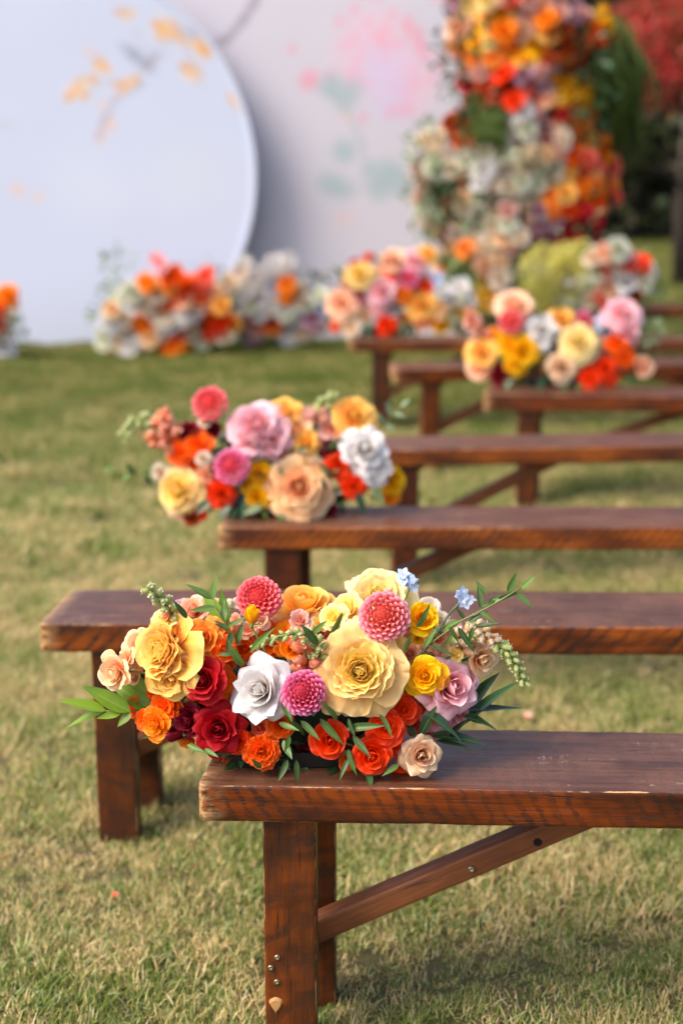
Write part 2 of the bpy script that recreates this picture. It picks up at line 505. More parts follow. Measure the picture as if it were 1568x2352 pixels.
def tuft_mesh(name, nb, rad, seed, lmin, lmax, wid):
    r = random.Random(seed)
    V, F, C = [], [], []
    for i in range(nb):
        a = r.uniform(0, 2 * math.pi); q = rad * math.sqrt(r.random())
        bx, by = q * math.cos(a), q * math.sin(a)
        L = r.uniform(lmin, lmax); w = wid * r.uniform(0.6, 1.25)
        d = r.uniform(0, 2 * math.pi)
        lean0 = r.uniform(0.05, 0.7); lean1 = lean0 + r.uniform(0.2, 1.5)
        if r.random() < 0.25:
            lean0 = r.uniform(0.9, 1.35); lean1 = lean0 + r.uniform(0.0, 0.35)
        dx, dy = math.cos(d), math.sin(d)
        tw = r.uniform(-0.9, 0.9) + d + math.pi / 2
        sx, sy = math.cos(tw), math.sin(tw)
        ns = 4
        x, y, z = bx, by, -0.002
        base = len(V); rn, hu = r.random(), r.random()
        curl = r.uniform(-0.5, 0.5)
        for s in range(ns + 1):
            t = s / ns
            ww = w * (1 - t ** 1.7) * 0.5
            if s == ns:
                V.append((x, y, z)); C.append((rn, t, hu, 1))
            else:
                V.append((x - sx * ww, y - sy * ww, z)); V.append((x + sx * ww, y + sy * ww, z + 0.12 * ww))
                C.append((rn, t, hu, 1)); C.append((rn, t, hu, 1))
            le = lean0 + (lean1 - lean0) * t
            st = L / ns
            dd = d + curl * t
            x += math.cos(dd) * math.sin(le) * st; y += math.sin(dd) * math.sin(le) * st
            z = max(z + math.cos(le) * st, 0.001)
        for s in range(ns - 1):
            k = base + 2 * s
            F.append((k, k + 1, k + 3, k + 2))
        k = base + 2 * (ns - 1)
        F.append((k, k + 1, k + 2))
    me = mesh(name, V, F, None, True, {'pc': C})
    me.materials.append(M['blade'])
    return me


def scatter(name, tufts, pts, scales, seed):
    """one object: points with geometry-node instances of the tufts (grass nobody could count)"""
    r = np.random.RandomState(seed)
    n = len(pts)
    me = bpy.data.meshes.new(name)
    me.from_pydata([tuple(p) for p in pts], [], [])
    at = me.attributes.new('rot', 'FLOAT_VECTOR', 'POINT')
    rot = np.zeros((n, 3)); rot[:, 2] = r.rand(n) * 6.283; rot[:, 0] = (r.rand(n) - .5) * 0.3; rot[:, 1] = (r.rand(n) - .5) * 0.3
    at.data.foreach_set('vector', rot.astype(np.float32).ravel())
    at = me.attributes.new('scl', 'FLOAT', 'POINT'); at.data.foreach_set('value', np.asarray(scales, np.float32))
    at = me.attributes.new('idx', 'INT', 'POINT'); at.data.foreach_set('value', r.randint(0, len(tufts), n).astype(np.int32))
    o = bpy.data.objects.new(name, me); COL.objects.link(o)
    me.materials.append(M['blade'])
    ng = bpy.data.node_groups.new(name + '_nodes', 'GeometryNodeTree')
    ng.interface.new_socket('Geometry', in_out='INPUT', socket_type='NodeSocketGeometry')
    ng.interface.new_socket('Geometry', in_out='OUTPUT', socket_type='NodeSocketGeometry')
    gi = ng.nodes.new('NodeGroupInput'); go = ng.nodes.new('NodeGroupOutput')
    inst = ng.nodes.new('GeometryNodeInstanceOnPoints')
    g2i = ng.nodes.new('GeometryNodeGeometryToInstance')
    for t in reversed(tufts):
        oi = ng.nodes.new('GeometryNodeObjectInfo'); oi.inputs['Object'].default_value = t
        ng.links.new(oi.outputs['Geometry'], g2i.inputs[0])
    ng.links.new(gi.outputs[0], inst.inputs['Points']); ng.links.new(g2i.outputs[0], inst.inputs['Instance'])
    inst.inputs['Pick Instance'].default_value = True

    def named(nm, ty):
        a = ng.nodes.new('GeometryNodeInputNamedAttribute'); a.data_type = ty; a.inputs['Name'].default_value = nm
        return a.outputs['Attribute']
    ng.links.new(named('idx', 'INT'), inst.inputs['Instance Index'])
    e2r = ng.nodes.new('FunctionNodeEulerToRotation')
    ng.links.new(named('rot', 'FLOAT_VECTOR'), e2r.inputs[0]); ng.links.new(e2r.outputs[0], inst.inputs['Rotation'])
    ng.links.new(named('scl', 'FLOAT'), inst.inputs['Scale'])
    ng.links.new(inst.outputs[0], go.inputs[0])
    md = o.modifiers.new('grass', 'NODES'); md.node_group = ng
    return tag(o, 'short mown lawn of green and straw coloured blades', 'grass', kind='stuff')


tufts = []
for i in range(6):
    tufts.append(bpy.data.objects.new('grass_tuft', tuft_mesh('grass_tuft', 75, 0.045, 100 + i, 0.012, 0.034, 0.0029)))
tufts_far = [bpy.data.objects.new('grass_tuft_wide', tuft_mesh('grass_tuft_wide', 90, 0.085, 200 + i, 0.025, 0.055, 0.0055)) for i in range(4)]
R_ = np.random.RandomState(11)


def strip(y0, y1, dens, margin=0.5):
    """points over the visible trapezoid between two distances"""
    pts = []
    yy = y0
    hw1 = y1 * 0.245 + margin
    n = int(dens * (y1 - y0) * 2 * hw1)
    a = R_.rand(n, 2)
    y = y0 + a[:, 0] * (y1 - y0); x = (a[:, 1] * 2 - 1) * hw1
    k = np.abs(x) < y * 0.25 + margin
    return np.stack([x[k], y[k], np.zeros(k.sum())], 1)


def scl_of(pts, lo, hi):
    s = []
    for p in pts:
        q = mnoise.noise(Vector((p[0] * 3.1, p[1] * 3.1, 0)))
        s.append((lo + (hi - lo) * R_.rand()) * (1 + 0.55 * q))
    return s


p = strip(1.45, 4.6, 1050); scatter('lawn_grass', tufts, p, scl_of(p, 0.7, 1.15), 1)
p = strip(4.6, 11.5, 330, 2.2); scatter('lawn_grass', tufts_far, p, scl_of(p, 0.7, 1.1), 2)
p = strip(11.5, 23.5, 70, 3.0); scatter('lawn_grass', tufts_far, p, scl_of(p, 1.2, 1.9), 3)

# ------------------------------------------------------------------ backdrop panels with printed blossom
def sdist_seg(X, Z, a, b):
    ax, az = a; bx, bz = b
    dx, dz = bx - ax, bz - az
    L = dx * dx + dz * dz + 1e-12
    t = np.clip(((X - ax) * dx + (Z - az) * dz) / L, 0, 1)
    return np.hypot(X - ax - t * dx, Z - az - t * dz)


def print_colors(X, Z, base, marks):
    Cc = np.tile(np.array(base[:3]), (len(X), 1))
    for (kind, pts, rad, col, k) in marks:
        col = np.array(col[:3])
        if kind == 'blob':
            for (x, z) in pts:
                m = k * np.clip(1.3 - np.hypot(X - x, Z - z) / rad, 0, 1)[:, None]
                Cc = Cc * (1 - m) + col * m
        else:
            for i in range(len(pts) - 1):
                m = k * np.clip(1.5 - sdist_seg(X, Z, pts[i], pts[i + 1]) / rad, 0, 1)[:, None]
                Cc = Cc * (1 - m) + col * m
    return np.concatenate([Cc, np.ones((len(X), 1))], 1)


def print_mat(name):
    m, nt, bs, out = new_mat(name)
    at = N(nt, 'ShaderNodeAttribute', attribute_name='print')
    tc = N(nt, 'ShaderNodeTexCoord')
    n = noise_tex(nt, tc.outputs['Object'], 1.2, 3)
    c = mixc(nt, ramp(nt, n, 0.35, 0.7, 0, 0.06), at.outputs['Color'], srgb(200, 190, 200), 'MULTIPLY')
    link(nt, c, bs.inputs['Base Color']); bs.inputs['Roughness'].default_value = 0.6
    return m


DISC_D, WALL_D = 10.1, 10.38


def pts_at(D, L):
    o = []
    for (x, y) in L:
        w = P(x, y, D); o.append((w.x, w.z))
    return o


WALL_BASE = srgb(206, 200, 210)
DISC_BASE = srgb(198, 205, 226)
orange_p = srgb(235, 178, 90); teal = srgb(160, 182, 186); pinkp = srgb(236, 176, 190)
pr = random.Random(3)
wall_marks = [
    ('line', pts_at(WALL_D, [(600, -30), (585, 5), (560, 45), (520, 92), (500, 96)]), 0.026, srgb(150, 138, 152), .7),
    ('blob', pts_at(WALL_D, [(pr.gauss(895, 62), pr.gauss(120, 65)) for _ in range(60)]), 0.034, srgb(232, 140, 164), .75),
    ('blob', pts_at(WALL_D, [(pr.gauss(925, 40), pr.gauss(220, 36)) for _ in range(26)]), 0.036, srgb(232, 140, 164), .65),
    ('blob', pts_at(WALL_D, [(860 + 52 * math.cos(k * 1.05), 120 + 60 * math.sin(k * 1.05)) for k in range(6)]), 0.17, srgb(236, 186, 204), .38),
    ('blob', pts_at(WALL_D, [(940 + 38 * math.cos(k * 1.25), 190 + 46 * math.sin(k * 1.25)) for k in range(5)]), 0.13, srgb(236, 186, 204), .38),
    ('line', pts_at(WALL_D, [(700, 190), (760, 215), (800, 260), (830, 330), (850, 400)]), 0.02, srgb(166, 176, 180), .45),
    ('blob', pts_at(WALL_D, [(880, 200), (910, 160), (860, 150), (900, 240)]), 0.17, srgb(204, 202, 232), .35),
    ('blob', pts_at(WALL_D, [(706, 186), (716, 180)]), 0.07, srgb(232, 150, 170), .6),
    ('blob', pts_at(WALL_D, [(765, 190), (780, 215), (755, 200), (795, 235), (812, 205)]), 0.08, teal, .6),
    ('blob', pts_at(WALL_D, [(786, 345), (795, 352), (850, 395), (880, 420), (905, 400), (870, 440), (915, 430), (770, 425), (790, 435), (752, 418), (885, 385)]), 0.085, teal, .65),
    ('line', pts_at(WALL_D, [(760, 445), (850, 430), (930, 380)]), 0.03, srgb(170, 178, 180), .3),
    ('blob', pts_at(WALL_D, [(795, 268), (783, 505), (800, 498)]), 0.05, srgb(228, 190, 180), .4),
]
bl = [(158, 222), (170, 215), (186, 196), (195, 218), (203, 186), (236, 143), (246, 150), (276, 205), (290, 190), (300, 182), (366, 52), (378, 62), (384, 75), (296, 30), (286, 22), (450, 108), (466, 122), (462, 110), (425, 164), (440, 166), (455, 170), (537, 240), (415, 90), (370, 80), (404, 70)]
disc_marks = [
    ('line', pts_at(DISC_D, [(335, 150), (372, 98), (410, 70), (450, 78), (482, 104)]), 0.022, srgb(156, 150, 164), .6),
    ('line', pts_at(DISC_D, [(290, 110), (312, 128), (344, 156)]), 0.035, srgb(140, 146, 162), .6),
    ('line', pts_at(DISC_D, [(200, 215), (240, 190), (280, 195)]), 0.012, srgb(180, 170, 170), .4),
    ('blob', pts_at(DISC_D, [(x + pr.gauss(0, 7), y + pr.gauss(0, 7)) for x, y in bl for _ in range(4)]), 0.024, srgb(222, 156, 50), .85),
    ('blob', pts_at(DISC_D, [(x + pr.uniform(-16, 16), y + pr.uniform(-16, 16)) for x, y in bl]), 0.04, srgb(240, 206, 170), .4),
    ('blob', pts_at(DISC_D, [(250, 275), (258, 285), (240, 300), (228, 320), (205, 120), (36, 432), (46, 440), (90, 452), (235, 240)]), 0.045, srgb(226, 190, 176), .6),
    ('blob', pts_at(DISC_D, [(425, 372), (400, 400), (450, 400), (420, 430), (440, 440)]), 0.26, srgb(206, 212, 224), .14),
    ('blob', pts_at(DISC_D, [(200, 410), (230, 450), (180, 440), (540, 420), (300, 450)]), 0.26, srgb(212, 216, 228), .12),
    ('line', pts_at(DISC_D, [(372, 98), (340, 150), (320, 190), (270, 230), (240, 270), (226, 320)]), 0.016, srgb(160, 152, 164), .6),
    ('line', pts_at(DISC_D, [(345, 120), (300, 60), (280, 15)]), 0.012, srgb(176, 170, 178), .4),
    ('line', pts_at(DISC_D, [(410, 70), (440, 130), (455, 175)]), 0.01, srgb(176, 170, 178), .4),
    ('line', pts_at(DISC_D, [(0, 290), (20, 286)]), 0.03, srgb(190, 190, 200), .4),
]


def grid_panel(name, x0, x1, z0, z1, step, D, thick, base, marks, mat):
    nx = int((x1 - x0) / step) + 1; nz = int((z1 - z0) / step) + 1
    xs = np.linspace(x0, x1, nx); zs = np.linspace(z0, z1, nz)
    XX, ZZ = np.meshgrid(xs, zs)
    X, Z = XX.ravel(), ZZ.ravel()
    C = print_colors(X, Z, base, marks)
    V = [(x, D, z) for x, z in zip(X, Z)]
    F = []
    for j in range(nz - 1):
        for i in range(nx - 1):
            a = j * nx + i
            F.append((a, a + 1, a + nx + 1, a + nx))
    n = len(V)
    V += [(x0, D + thick, z0), (x1, D + thick, z0), (x1, D + thick, z1), (x0, D + thick, z1), (x0, D, z0), (x1, D, z0), (x1, D, z1), (x0, D, z1)]
    C = np.concatenate([C, np.tile(np.array([*base[:3], 1.0]), (8, 1))])
    F += [(n + 1, n, n + 3, n + 2), (n + 4, n, n + 1, n + 5), (n + 5, n + 1, n + 2, n + 6), (n + 6, n + 2, n + 3, n + 7), (n + 7, n + 3, n, n + 4)]
    me = mesh(name, V, F, None, False, {'print': C})
    return obj(name, me, mat)


wall = grid_panel('backdrop_wall', -4.6, 1.35, 0.0, 3.3, 0.035, WALL_D, 0.1, WALL_BASE, wall_marks, print_mat('printed_wall_panel'))
tag(wall, 'tall pale lilac backdrop wall printed with pink blossom and grey green leaves, behind the round panel', 'backdrop')

# round panel, cut flat where it meets the lawn
dc = P(108, 400, DISC_D); DR = 1.44
rings, segs = 46, 120
V, F = [(dc.x, DISC_D, dc.z)], []
for i in range(1, rings + 1):
    r = DR * i / rings
    for k in range(segs):
        an = 2 * math.pi * k / segs
        V.append((dc.x + r * math.cos(an), DISC_D, max(0.0, dc.z + r * math.sin(an))))
for k in range(segs):
    F.append((0, 1 + k, 1 + (k + 1) % segs))
for i in range(rings - 1):
    for k in range(segs):
        a = 1 + i * segs + k; b = 1 + i * segs + (k + 1) % segs
        F.append((a, a + segs, b + segs, b))
A_ = np.array(V)
C = print_colors(A_[:, 0], A_[:, 2], DISC_BASE, disc_marks)
me = mesh('round_backdrop', V, [f[::-1] for f in F], None, False, {'print': C})
disc = obj('round_backdrop', me, print_mat('printed_round_panel'))
tag(disc, 'big white round backdrop panel printed with orange blossom branches, standing at the left', 'backdrop')
V, F = [], []
for k in range(segs):
    an = 2 * math.pi * k / segs
    for (rr, y) in ((DR + 0.004, DISC_D - 0.012), (DR + 0.004, DISC_D + 0.1), (DR - 0.03, DISC_D + 0.1), (DR - 0.02, DISC_D - 0.012)):
        V.append((dc.x + rr * math.cos(an), y, max(0.0, dc.z + rr * math.sin(an))))
for k in range(segs):
    n = (k + 1) % segs
    for j in range(4):
        F.append((k * 4 + j, n * 4 + j, n * 4 + (j + 1) % 4, k * 4 + (j + 1) % 4))
obj('rim', mesh('rim', V, F, None, False), plain_mat('white_rim', srgb(206, 212, 232), 0.5, var=0.05), disc)
V, F = [], []
for sx in (-0.9, 0.9):
    Vt, Ft = tube([(dc.x + sx, DISC_D + 0.03, 0.03), (dc.x + sx, DISC_D + 0.06, 1.9)], 0.03, 4)
    n = len(V); V += Vt; F += [tuple(i + n for i in f) for f in Ft]
obj('support_post', mesh('support_post', V, F, None, False), plain_mat('raw_post', srgb(170, 140, 100), .7), disc)

# ------------------------------------------------------------------ benches
def grid_box(L, W, H, nl=2, edge_j=0.0, seed=0, shear=0.0, taper_end=False, corner=0.0):
    """box from x 0..L, y 0..W, z -H..0 with tight loops near the arrises, 'edge' = distance to the nearest arris"""
    def axis(n_len, n):
        e = [0.0, 0.0025, 0.007, 0.013]
        e = [q for q in e if q < n_len * 0.45]
        mid = list(np.linspace(e[-1], n_len - e[-1], n + 1))[1:-1]
        return e + mid + [n_len - q for q in e[::-1]]
    ax = axis(L, max(2, int(L / 0.022))); ay = axis(W, max(2, int(W / 0.03))); az = axis(H, max(2, int(H / 0.02)))
    if nl: pass
    idx, V, ed, ew = {}, [], [], []
    rad = 0.004

    def vid(i, j, k):
        key = (i, j, k)
        if key in idx: return idx[key]
        x, y, z = ax[i], ay[j], az[k]
        d = sorted((min(x, L - x), min(y, W - y), min(z, H - z)))
        ed.append(d[1])
        ew.append(max(0.0, 1 - x / 0.02) if taper_end else 0.0)
        # round the arrises
        c = Vector((min(max(x, rad), L - rad), min(max(y, rad), W - rad), min(max(z, rad), H - rad)))
        v = Vector((x, y, z)); off = v - c
        if off.length > rad: off = off.normalized() * rad
        v = c + off
        if corner:
            # plan corners eased at the ends
            for cyy in (0, 1):
                dy = v.y if cyy == 0 else W - v.y
                rr = corner * (0.6 if cyy == 0 else 1.6)
                if dy < rr:
                    s = rr - math.sqrt(max(0, rr * rr - (rr - dy) ** 2))
                    if v.x < L / 2: v.x += s * max(0, 1 - v.x / 0.12)
                    else: v.x -= s * max(0, 1 - (L - v.x) / 0.12)
        if shear: v.x += shear * (v.y / W) * max(0, 1 - v.x / (L * 0.3))
        if edge_j:
            s = seed * 13.7
            n1 = mnoise.noise(Vector((v.x * 9 + s, v.y * 9, v.z * 9))) * edge_j
            n2 = mnoise.noise(Vector((v.x * 55 + s, v.y * 55, v.z * 55))) * edge_j * 0.45 * (1 if d[1] < 0.004 else 0.15)
            v.z += n1 + n2
            v.y += mnoise.noise(Vector((v.x * 8 + s + 5, v.y * 9, v.z * 9))) * edge_j + n2
        idx[key] = len(V); V.append(v)
        return idx[key]
    nx, ny, nz = len(ax) - 1, len(ay) - 1, len(az) - 1
    F = []
    for i in range(nx):
        for j in range(ny):
            F.append((vid(i, j, nz), vid(i + 1, j, nz), vid(i + 1, j + 1, nz), vid(i, j + 1, nz)))
            F.append((vid(i, j, 0), vid(i, j + 1, 0), vid(i + 1, j + 1, 0), vid(i + 1, j, 0)))
        for k in range(nz):
            F.append((vid(i, 0, k), vid(i + 1, 0, k), vid(i + 1, 0, k + 1), vid(i, 0, k + 1)))
            F.append((vid(i, ny, k), vid(i, ny, k + 1), vid(i + 1, ny, k + 1), vid(i + 1, ny, k)))
    for j in range(ny):
        for k in range(nz):
            F.append((vid(0, j, k), vid(0, j, k + 1), vid(0, j + 1, k + 1), vid(0, j + 1, k)))
            F.append((vid(nx, j, k), vid(nx, j + 1, k), vid(nx, j + 1, k + 1), vid(nx, j, k + 1)))
    return [(v.x, v.y, v.z - H) for v in V], F, ed, ew


WOODS = {
    'a': dict(seat=wood_mat('bench_wood_red', 'X', 0.8, 13, 0.5, (84, 38, 12), (27, 16, 10), (134, 60, 12), 1.1, 0, rough=.40),
              leg=wood_mat('bench_leg_red', 'Z', 0.75, 5, -0.55, (70, 37, 18), (33, 20, 13), (124, 58, 14), 0.9, 3, rough=.42)),
    'b': dict(seat=wood_mat('bench_wood_orange', 'X', 0.9, 9, -0.9, (90, 40, 11), (27, 16, 10), (162, 80, 16), 1.0, 11, rough=.45),
              leg=wood_mat('bench_leg_brown', 'Z', 0.6, 5, 0.5, (62, 32, 16), (30, 19, 13), (100, 48, 16), 1.0, 17, rough=.45)),
    'c': dict(seat=wood_mat('bench_wood_striped', 'X', 0.95, 13, -0.85, (118, 54, 12), (40, 20, 12), (164, 86, 24), 0.9, 23, rough=.48),
              leg=wood_mat('bench_leg_dark', 'Z', 0.5, 5, 0.5, (64, 29, 13), (32, 18, 12), (100, 45, 18), 0.8, 29, rough=.48)),
}
for w_ in WOODS.values():
    pass
BRACE = wood_mat('brace_wood', 'X', 0.12, 6, 0.3, (128, 72, 40), (84, 46, 26), (150, 88, 50), 0.3, 41, top=False, rough=.55)


def box_part(name, parent, L, W, H, loc, mat, rot=None, **kw):
    V, F, ed, ew = grid_box(L, W, H, **kw)
    me = mesh(name, V, F, {'edge': ed, 'endw': ew}, True)
    mt = Matrix.Translation(loc) @ (rot.to_4x4() if rot is not None else Matrix.Identity(4))
    return obj(name, me, mat, parent, mt)


def bench(left_px, right_px, label, wood, seat_h=0.45, W=0.215, T=0.0557, LEN=1.9, leg_in=0.09, leg_w=0.076, shear=0.02, brace_len=0.50, seed=0, detail=False, rear_in=0.022):
    """left_px / right_px: two image points on the front top edge (the first at its left end)"""
    a = PZ(*left_px, seat_h); b = PZ(*right_px, seat_h)
    rz = math.atan2(b.y - a.y, b.x - a.x)
    g = 'rustic wooden benches in rows on the lawn'
    root = empty('wooden_bench', (a.x, a.y, 0), label, 'bench', g, rz)
    wm = WOODS[wood]
    box_part('seat', root, LEN, W, T, Vector((0, 0, seat_h)), wm['seat'], edge_j=0.0011, seed=seed, shear=shear, taper_end=True, corner=0.02)
    ld = 0.05
    hleg = seat_h - T
    for end in (0, 1):
        for rear in (0, 1):
            x = leg_in if end == 0 else LEN - leg_in - leg_w
            if rear: x += rear_in if end == 0 else 0
            y = 0.012 if not rear else W - 0.012 - ld
            V, F, ed, ew = grid_box(leg_w, ld, hleg - 0.001, edge_j=0.001, seed=seed + rear * 3 + end)
            # legs are long in z: rebuild with finer z rows through the same helper, turned upright
            me = mesh('leg', V, F, {'edge': ed, 'endw': [0] * len(ed)}, True)
            obj('leg', me, wm['leg'], root, Matrix.Translation((x, y, hleg - 0.001)))
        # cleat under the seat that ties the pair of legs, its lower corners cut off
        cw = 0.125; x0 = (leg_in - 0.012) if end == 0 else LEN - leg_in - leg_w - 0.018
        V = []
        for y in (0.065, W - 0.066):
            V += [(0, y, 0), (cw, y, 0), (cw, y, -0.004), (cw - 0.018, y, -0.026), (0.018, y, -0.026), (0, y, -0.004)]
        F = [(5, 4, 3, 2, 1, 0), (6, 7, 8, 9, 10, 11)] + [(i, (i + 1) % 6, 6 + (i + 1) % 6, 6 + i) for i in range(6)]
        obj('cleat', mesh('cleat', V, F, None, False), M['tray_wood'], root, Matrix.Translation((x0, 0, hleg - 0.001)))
        # front plate of the cleat seen either side of the leg head
        # low stretcher between the two legs
        sx = x0 + 0.028
        box_part('stretcher', root, 0.036, W - 0.13, 0.05, Vector((sx + (0.012 if end == 0 else 0), 0.063, 0.182)), wm['leg'], edge_j=0.0005)
        # folding brace from the stretcher up to the seat
        zb = 0.153
        x_a = sx + 0.02 if end == 0 else sx + 0.016
        x_b = x_a + (brace_len if end == 0 else -brace_len)
        dz = (hleg + 0.004) - zb
        L = math.hypot(x_b - x_a, dz)
        ang = math.atan2(dz, x_b - x_a)
        bw, bh = 0.038, 0.036
        V, F, ed, ew = grid_box(L, bw, bh, edge_j=0.0006, seed=seed + 9)
        me = mesh('brace', V, F, {'edge': ed, 'endw': [0] * len(ed)}, True)
        mt = Matrix.Translation((x_a, W / 2 - bw / 2, zb)) @ Matrix.Rotation(-ang, 4, 'Y') @ Matrix.Translation((0, 0, bh / 2))
        # top end is let into the seat housing: trim by keeping it under the seat
        for v in me.vertices:
            w = mt @ v.co
            if w.z > hleg - 0.002:
                # slide back along the brace axis
                t = (w.z - (hleg - 0.002)) / math.sin(ang)
                w = w - Vector((math.cos(ang), 0, math.sin(ang))) * t
                v.co = mt.inverted() @ w
        br = obj('brace', me, BRACE, root, mt)
        if end == 0 and detail:
            sm = disc_mesh('bolt', 0.0052, 0.004)
            o = obj('bolt', sm, M['screw'], br, Matrix.Translation((L * 0.53, -0.001, -bh * 0.52)) @ Matrix.Rotation(math.pi / 2, 4, 'X'))
            o = obj('bolt_hole', disc_mesh('bolt_hole', 0.0062, 0.0012), M['hole'], br, Matrix.Translation((L * 0.72, -0.0006, -bh * 0.6)) @ Matrix.Rotation(math.pi / 2, 4, 'X'))
    return root


def disc_mesh(name, r, h, seg=14, dome=0.35):
    V, F = [], []
    for (rr, z) in ((r, -h), (r, h * 0.5), (r * 0.8, h), (r * 0.42, h * 1.05), (r * 0.3, h * 0.5)):
        for k in range(seg):
            an = 2 * math.pi * k / seg
            V.append((rr * math.cos(an), rr * math.sin(an), z))
    for i in range(4):
        for k in range(seg):
            a = i * seg + k; b = i * seg + (k + 1) % seg
            F.append((a, b, b + seg, a + seg))
    F.append(tuple(4 * seg + k for k in range(seg)))
    return mesh(name, V, F)


M['tray_wood'] = plain_mat('dark_cleat_wood', srgb(64, 34, 20), 0.6, var=.4)  # plain dark brown of the cleats, close to the leg colour

b1 = bench((452, 1803), (1568, 1821), 'nearest dark stained bench, its left end under the sharp foreground flowers', 'a', seed=1, detail=True)
b2 = bench((88, 1433), (1568, 1441), 'second bench, its bare left end sticking out farthest left behind the foreground flowers', 'b', seat_h=0.458, W=0.222, leg_in=0.094, seed=2, rear_in=.024)
b3 = bench((499, 1211), (1568, 1212), 'third bench with striped orange saw marks, pink and orange flowers on its left end', 'c', seed=3, leg_in=0.11, leg_w=.085)
b4 = bench((835, 1034), (1568, 1023), 'fourth bench, left end hidden behind the second flower arrangement', 'c', seed=4, T=.052)
b5 = bench((1110, 906), (1568, 911), 'fifth bench, short stretch at right carrying the yellow and pink arrangement', 'a', seed=5, T=.06, leg_in=.13, brace_len=.62)
b6 = bench((901, 848), (1568, 836), 'sixth bench between the two far arrangements, no flowers on it', 'a', seed=6, leg_in=.13)
b7 = bench((799, 782), (1568, 782), 'seventh bench carrying the far flower arrangement nearest the round panel', 'b', seed=7, leg_in=.115)
b8 = bench((1150, 708), (1568, 706), 'farthest bench, only its right part showing beside the lawn edge', 'a', seed=8)

# screws and a chip on the nearest leg
leg0 = [c for c in b1.children if c.name.startswith('leg')][0]
bm_inv = (Matrix.Translation(b1.location) @ b1.rotation_euler.to_matrix().to_4x4() @ Matrix.Translation(leg0.location)).inverted()
Dleg = b1.location.y + 0.010
for (x, y) in ((637, 2197), (622, 2221), (636, 2253)):
    q = bm_inv @ P(x, y, Dleg)
    obj('screw', disc_mesh('screw', 0.0042, 0.0022), M['screw'], leg0, Matrix.Translation((q.x, 0.0, q.z)) @ Matrix.Rotation(math.pi / 2, 4, 'X'))
q = bm_inv @ P(634, 2306, Dleg)
V = [(0.0, 0, -0.014)] + [(0.0095 * math.cos(a) * (1 + .2 * math.sin(3 * a)), 0, 0.011 * math.sin(a) + .002) for a in np.linspace(-.6, 3.7, 11)]
V2 = [(x * .7, 0.0015, z * .7) for x, y, z in V]
n = len(V)
F = [tuple(range(n, 2 * n))[::-1]] + [(i, (i + 1) % n, n + (i + 1) % n, n + i) for i in range(n)]
obj('wood_chip', mesh('wood_chip', [(x, -.0002, z) for x, y, z in V] + [(x, -.0034, z) for x, y, z in V2], F, smooth=False), M['chip'], leg0, Matrix.Translation((q.x, 0, q.z)))

